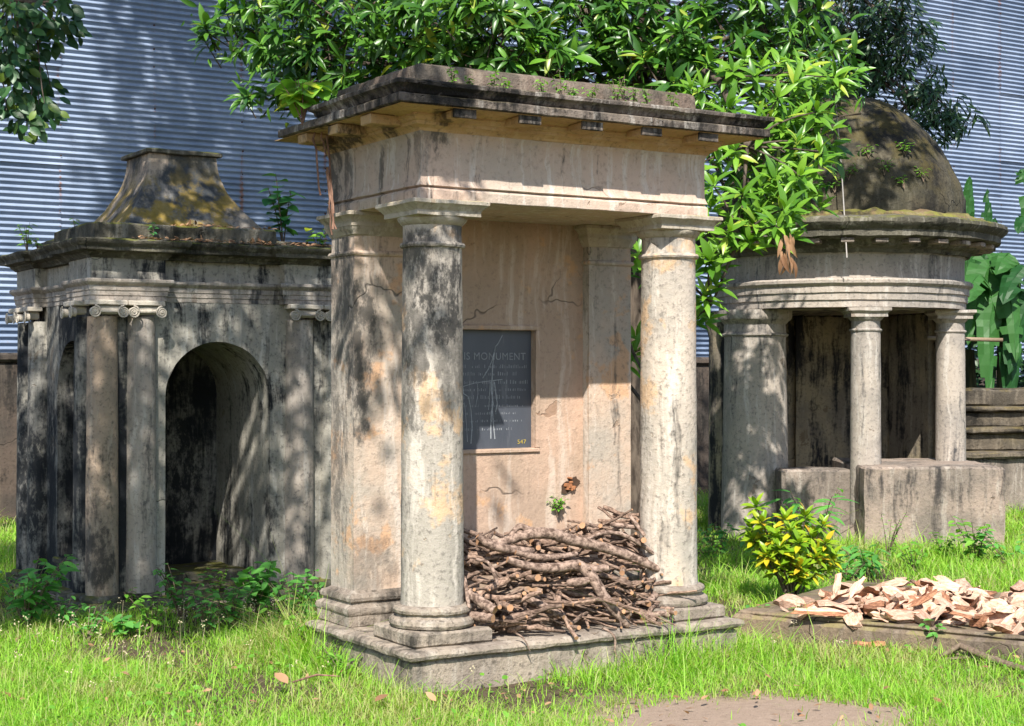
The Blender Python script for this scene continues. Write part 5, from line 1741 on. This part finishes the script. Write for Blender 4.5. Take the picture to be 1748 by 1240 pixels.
def build_chunks():
    rnd = random.Random(14)
    pr = chunk_protos()
    k = 0
    for layer, n in ((0, 125), (1, 95), (2, 55), (3, 20)):
        for i in range(n):
            a = .22 + (2.52 - .22) * ((i + rnd.random()) / n)
            bmin = .04 + .05 * layer; bmax = 1.70 - .14 * layer
            if a < .5: bmin, bmax = .10, 1.3
            b_ = rnd.uniform(bmin, bmax) if rnd.random() < .55 else rnd.uniform(bmin, bmin + .4)
            if layer and a < .55: a += .4
            L = rnd.choice((rnd.uniform(.05, .10), rnd.uniform(.10, .18), rnd.uniform(.14, .22), rnd.uniform(.18, .28)))
            z = .152 + layer * .034 + rnd.uniform(.0, .022)
            o = bpy.data.objects.new('wood_chunk', rnd.choice(pr))
            tag(o, 'pale chunk of split wood in the heap on the tomb slab', 'wood chunk', 'chunks of the split wood heap')
            COL.objects.link(o)
            flip = PI if rnd.random() < .20 else 0
            o.matrix_world = SLAB_M @ Matrix.Translation((a, b_, z + (.03 if flip else 0))) @ Matrix.Rotation(rnd.uniform(0, 2 * PI), 4, 'Z') @ Matrix.Rotation(rnd.gauss(0, .35), 4, 'Y') @ Matrix.Rotation(flip + rnd.gauss(0, .6), 4, 'X') @ Matrix.Diagonal((L, L * rnd.uniform(.7, 1.2), L * rnd.uniform(.45, .9), 1))
    # pieces that stand up or lie apart
    sp = [('upright splinter of wood at the left end of the split wood heap', P(1428, 1005, 10.0), .17, (.15, .1, .95), 'stickend'),
          ('short dark branch stub leaning at the left of the split wood heap', P(1462, 1003, 10.0), .15, (.5, .1, .6), 'stick'),
          ('long pale board-like chunk at the left front of the slab', P(1400, 1046, 9.75), .30, (1, -.3, 0), 'chip')]
    for i, (lab, p, L, d, mt) in enumerate(sp):
        o = bpy.data.objects.new('wood_chunk', pr[i + 2]); COL.objects.link(o)
        tag(o, lab, 'wood chunk', 'chunks of the split wood heap')
        o.matrix_world = frame(d, (0, -.3, 1), p, L, L * .55, L * .55)
    o = bpy.data.objects.new('bark_piece', pr[1]); COL.objects.link(o)
    tag(o, 'orange peeled piece of bark lying in the grass before the slab', 'bark')
    g = G(1490, 1108)
    o.matrix_world = frame((1, -.15, .05), (0, .5, -1), g + Vector((0, 0, .05)), .22, .16, .14)
    # fallen branch before the slab
    g1, g2, g3, g4 = G(1605, 1128), G(1640, 1128), G(1690, 1140), G(1790, 1165)
    b = MB(); c = g2
    pts = [g1 + Vector((0, 0, .02)), g1.lerp(g2, .5) + Vector((0, 0, .05)), g2 + Vector((0, 0, .075)), g3 + Vector((0, 0, .045)), g3.lerp(g4, .5) + Vector((0, 0, .035)), g4 + Vector((0, 0, .03))]
    b.tube([p - c for p in pts], [.010, .017, .022, .021, .019, .016], 9, 0, 1)
    b.tube([Vector((-.05, .05, .02)), Vector((.05, -.03, .03)), Vector((.2, -.1, .02))], [.010, .014, .008], 7, 0, 1)
    b.tube([Vector((-.12, -.06, .01)), Vector((.02, -.06, .02)), Vector((.12, -.1, .015))], [.007, .010, .006], 7, 0, 1)
    o = b.build('fallen_branch', [M['twig'], M['stickend']], None, sharp=60, jit=.004, jf=20)
    o.location = c
    tag(o, 'grey fallen branch in the grass before the slab', 'branch')


build_chunks()

# dry leaf and twig in the grass at the left
def dry_leaf(name, label, px, py, L, seed, mat='deadleaf'):
    rnd = random.Random(seed)
    o = bpy.data.objects.new(name, leaf_mesh('oval', M[mat]))
    COL.objects.link(o); tag(o, label, 'dead leaf')
    g = G(px, py)
    o.matrix_world = frame((rnd.uniform(-1, 1), rnd.uniform(-1, 1), .45), (rnd.uniform(-.5, .5), -.7, .8), g + Vector((0, 0, .07)), L, L * .9, L)


dry_leaf('dead_leaf', 'large orange dead leaf standing in the grass at the twig', 492, 1195, .12, 1)
dry_leaf('dead_leaf', 'pale dead leaf in the grass below the plinth corner', 640, 1222, .09, 2)
dry_leaf('dead_leaf', 'small orange dead leaf right of the pale one', 745, 1222, .07, 3)
dry_leaf('dead_leaf', 'small tan dead leaf in the grass at the far left', 222, 1175, .06, 4)
dry_leaf('dead_leaf', 'curled dead leaf lying on the bare earth', 1290, 1218, .05, 5)
b = MB(); g1, g2 = G(500, 1190), G(580, 1182)
b.tube([Vector((0, 0, .06)), (g2 - g1) * .5 + Vector((0, 0, .085)), (g2 - g1) + Vector((0, 0, .065))], [.006, .006, .003], 6)
o = b.build('twig', M['root'], None, sharp=None); o.location = g1
tag(o, 'thin brown twig in the grass beside the orange dead leaf', 'twig')

# aerial roots hanging from the broken cornice
rt_ = empty('hanging_roots', C1 + U * -.34 + W * .72 + Vector((0, 0, 3.0)), 0, 'reddish aerial roots hanging from the broken cornice end', 'roots')
rnd = random.Random(2)
for (a, l, r_) in (((-.02, 0, 0), .36, .006), ((.02, .0, 0), .14, .005), ((.05, .02, -.02), .44, .006), ((.055, .02, -.2), .35, .008), ((.045, .02, -.22), .36, .005), ((.065, .02, -.25), .30, .005)):
    b = MB(); pts = []
    for i in range(8):
        t = i / 7
        pts.append((a[0] + .035 * t + rnd.uniform(-.008, .008), a[1] + rnd.uniform(-.006, .006), a[2] - l * t))
    b.tube(pts, r_, 5); b.build('root', M['root'], rt_, sharp=None)

# leaf litter on the roof of the arched tomb
rnd = random.Random(3)
lv = []
for i in range(330):
    if rnd.random() < .7:
        uu = rnd.uniform(.30, 1.9); p = CL + U * uu - W * rnd.uniform(-.02, .10) + Vector((0, 0, 2.572))
        if uu < .6 and rnd.random() < .6: continue
    else:
        uu = rnd.uniform(.62, 1.38); p = CL + U * uu + W * rnd.uniform(.06, .30) + Vector((0, 0, 2.692))
    L = rnd.uniform(.03, .06)
    lv.append(frame((rnd.uniform(-1, 1), rnd.uniform(-1, 1), rnd.uniform(-.1, .4)), (rnd.uniform(-.6, .6), rnd.uniform(-.9, .2), 1), p, L, L * .8, L))
o = crown_object('leaf_litter', lv, 'oval', M['deadleaf'], None, rnd)
tag(o, 'brown dead leaves strewn along the roof ledge of the arched tomb', 'leaf litter', kind='stuff')
lv = []
for i in range(440):
    x, y = rnd.uniform(-3.6, 4.5), rnd.uniform(6.6, 11.0)
    if i > 420: x, y = rnd.gauss(1.15, .5), rnd.gauss(7.7, .3)
    L = rnd.uniform(.03, .06)
    lv.append(frame((rnd.uniform(-1, 1), rnd.uniform(-1, 1), rnd.uniform(-.2, .5)), (rnd.uniform(-.6, .6), rnd.uniform(-.9, .2), 1), (x, y, gh(x, y) + rnd.uniform(.01, .05)), L, L * .8, L))
o = crown_object('fallen_leaves', lv, 'oval', M['deadleaf'], None, rnd)
tag(o, 'small brown leaves scattered through the grass', 'leaf litter', kind='stuff')

# wire hanging down the dome, pole and cord at the rotunda
b = MB(); a = P(1425, 150, 15.0); c = P(1446, 440, 15.0)
b.tube([Vector((0, 0, 0)), (c - a) * .5 + Vector((.01, 0, 0)), c - a], .006, 5)
o = b.build('hanging_wire', M['wire'], None, sharp=None); o.location = a
tag(o, 'thin pale wire hanging down in front of the dome', 'wire')
pole = empty('tied_pole', P(1650, 580, 16.3), 0, 'short horizontal pole tied with dark cord to the right rotunda column', 'pole')
b = MB(); b.tube([(-.35, .18, .02), (.37, 0, -.005)], .022, 8); b.build('pole', M['bamboo'], pole, sharp=None)
b = MB(); b.tube([(.02, -.06, .0), (-.16, -.16, -.03), (-.33, -.08, -.10)], .006, 5); b.tube([(.02, -.06, .0), (-.14, -.16, .03), (-.28, -.1, .06)], .005, 5)
b.build('cord', M['cord'], pole, sharp=None)

# ================================================================== grass
def build_grass():
    rs = np.random.RandomState(7)
    N = 440000
    D = 5.6 * (21.0 / 5.6) ** (rs.rand(N) ** 1.15)
    tx = rs.uniform(-.40, .42, N)
    X = tx * D; Y = D
    # footprints without grass
    def local(o, ang_):
        ca, sa = math.cos(ang_), math.sin(ang_)
        dx, dy = X - o[0], Y - o[1]
        return dx * ca + dy * sa, -dx * sa + dy * ca
    keep = np.ones(N, bool)
    u, v = local(C1, PHI); keep &= ~((u > -.33) & (u < CX + .34) & (v > -.33) & (v < 1.1))
    u, v = local(CL, PHI); keep &= ~((u > -.12) & (u < S + .12) & (v > -.12) & (v < S + .12))
    keep &= ~(np.hypot(X - RC.x, Y - RC.y) < 1.35)
    keep &= ~((X > RC.x - .14) & (X < RC.x + 1.22) & (Y > RC.y - 1.66) & (Y < RC.y))
    u, v = local(sl0, ang); keep &= ~((u > -.04) & (u < 2.6) & (v > -.02) & (v < 1.82))
    # bare earth at the lower right
    nz = np.array([mnoise.noise(Vector((x * 1.6, y * 1.6, .3))) + .5 * mnoise.noise(Vector((x * 5, y * 5, 1.3))) for x, y in zip(X, Y)])
    ex = ((X - 1.12) / .62) ** 2 + ((Y - 7.50) / .38) ** 2
    dirt = ex + nz * 1.1 < 1.0
    keep &= ~(dirt & (rs.rand(N) < .96))
    # thinner near the edge of the bare earth, patchy elsewhere
    keep &= ~((ex + nz * 1.1 < 1.9) & (rs.rand(N) < .55))
    patch = np.array([mnoise.noise(Vector((x * .9, y * .9, 7.3))) for x, y in zip(X, Y)])
    keep &= rs.rand(N) < np.clip(.80 + patch * 1.25, .15, 1)
    X, Y, D, nz, patch = X[keep], Y[keep], D[keep], nz[keep], patch[keep]
    n = len(X)
    Z = np.array([gh(x, y) for x, y in zip(X, Y)])
    H = rs.gamma(6, 1 / 6, n) * (.070 + .04 * np.clip(patch, -.6, .8)) * np.clip(D / 9, .8, 1.6)
    tall = rs.rand(n) < .012
    H[tall] *= 2.1
    # the uncut strip before the arched tomb and round the plinth is taller
    q1, q2 = (X - C1.x) * U.x + (Y - C1.y) * U.y, (X - C1.x) * W.x + (Y - C1.y) * W.y
    near = np.exp(-((np.maximum(np.maximum(-.33 - q1, q1 - CX - .33), np.maximum(-.33 - q2, q2 - 1.1))) / .22) ** 2)
    gap = np.exp(-((q1 - .86) / .33) ** 2) * (q2 < -.2)
    H *= 1 + 1.9 * near * (1 - .85 * gap) * np.clip(.8 + patch * 1.2, .3, 1.4) - .25 * ((X < -1.2) & (Y > 9.9))
    wd = rs.uniform(.0015, .0034, n) * np.clip(D / 8, 1, 2.4)
    a = rs.uniform(0, 2 * PI, n); lean = rs.uniform(.2, 1.6, n) * H
    fx, fy = np.cos(a), np.sin(a); sx, sy = -fy, fx
    V = np.zeros((n, 6, 3))
    for i, (t, wk) in enumerate(((0, 1.0), (.55, .8), (1.0, .12))):
        cx = X + fx * lean * t * t; cy = Y + fy * lean * t * t; cz = Z - .01 + H * (t - .22 * t * t * (lean / np.maximum(H, 1e-3)))
        V[:, 2 * i] = np.stack([cx - sx * wd * wk, cy - sy * wd * wk, cz], 1)
        V[:, 2 * i + 1] = np.stack([cx + sx * wd * wk, cy + sy * wd * wk, cz], 1)
    base = np.arange(n)[:, None] * 6
    Q = np.concatenate([base + np.array([[0, 1, 3, 2]]), base + np.array([[2, 3, 5, 4]])], 0)
    tint = np.repeat(rs.rand(n), 6)
    deep = ((X < -.9) & (Y > 9.9)) | (Y > 12.0)
    mi = np.concatenate([deep, deep]).astype(np.int32) * 0
    o = link(bpy.data.objects.new('grass', fast_mesh('grass', V.reshape(-1, 3), Q, [M['grass']], tint, True, mi)))
    tag(o, 'short bright green grass covering the burial ground', 'grass', kind='stuff')
    # clover-like ground leaves between the blades
    r2 = random.Random(5); lv = []
    for _ in range(5200):
        D_ = 6.0 * (15.0 / 6.0) ** (r2.random() ** 1.1); x = r2.uniform(-.40, .42) * D_
        p = Vector((x, D_, 0))
        q = p - C1; uu, vv = q.dot(U), q.dot(W)
        if -.33 < uu < CX + .34 and -.33 < vv < 1.1: continue
        q = p - CL; uu, vv = q.dot(U), q.dot(W)
        if -.12 < uu < S + .12 and -.12 < vv < S + .12: continue
        q = SLAB_M.inverted() @ p
        if -.04 < q.x < 2.6 and -.02 < q.y < 1.82: continue
        if ((x - 1.18) / .85) ** 2 + ((D_ - 7.62) / .5) ** 2 < 1.1: continue
        if math.hypot(x - RC.x, D_ - RC.y) < 1.7: continue
        if mnoise.noise(Vector((x * 1.3, D_ * 1.3, 4.4))) < .02: continue
        L = r2.uniform(.018, .045)
        lv.append(frame((r2.uniform(-1, 1), r2.uniform(-1, 1), r2.uniform(-.1, .5)), (r2.uniform(-.5, .5), r2.uniform(-.8, .2), 1), (x, D_, gh(x, D_) + r2.uniform(.02, .09)), L, L * 1.3, L))
    o = crown_object('ground_herbs', lv, 'oval', M['weedlit'], None, r2)
    tag(o, 'small round herb leaves mixed into the grass', 'herbs', kind='stuff')
    # pale flower heads
    b = MB()
    for (px, py, n_, sp) in ((385, 1085, 46, .28), (330, 1075, 30, .2), (470, 1070, 22, .16), (90, 1100, 26, .25), (25, 1095, 22, .2), (180, 1130, 20, .3), (590, 1095, 12, .2), (130, 1200, 10, .3), (700, 1190, 10, .4), (250, 1180, 14, .4), (1330, 1110, 8, .3), (1500, 1150, 8, .4)):
        g = G(px, py)
        for _ in range(int(n_ * .3)):
            x, y = g.x + r2.gauss(0, sp), g.y + r2.gauss(0, sp * .6)
            q = Vector((x, y, 0)) - C1
            if -.33 < q.dot(U) < CX + .34 and -.33 < q.dot(W) < 1.1: continue
            z = gh(x, y); h = r2.uniform(.08, .20)
            b.tube([(x, y, z), (x + r2.uniform(-.02, .02), y, z + h)], [.0014, .0010], 3)
            for _k in range(5):
                s_ = r2.uniform(.003, .006); ox, oy, oz = r2.uniform(-.02, .02), r2.uniform(-.02, .02), h + r2.uniform(-.02, .015)
                b.add([(x + ox - s_, y + oy, z + oz), (x + ox, y + oy - s_, z + oz), (x + ox + s_, y + oy, z + oz), (x + ox, y + oy + s_, z + oz), (x + ox, y + oy, z + oz + s_ * 1.4)],
                      [(0, 1, 4), (1, 2, 4), (2, 3, 4), (3, 0, 4), (3, 2, 1, 0)])
    o = b.build('wild_flowers', M['flower'], None, sharp=None, smooth=False)
    tag(o, 'tiny pale seed and flower heads standing in the grass', 'wild flowers', kind='stuff')


build_grass()
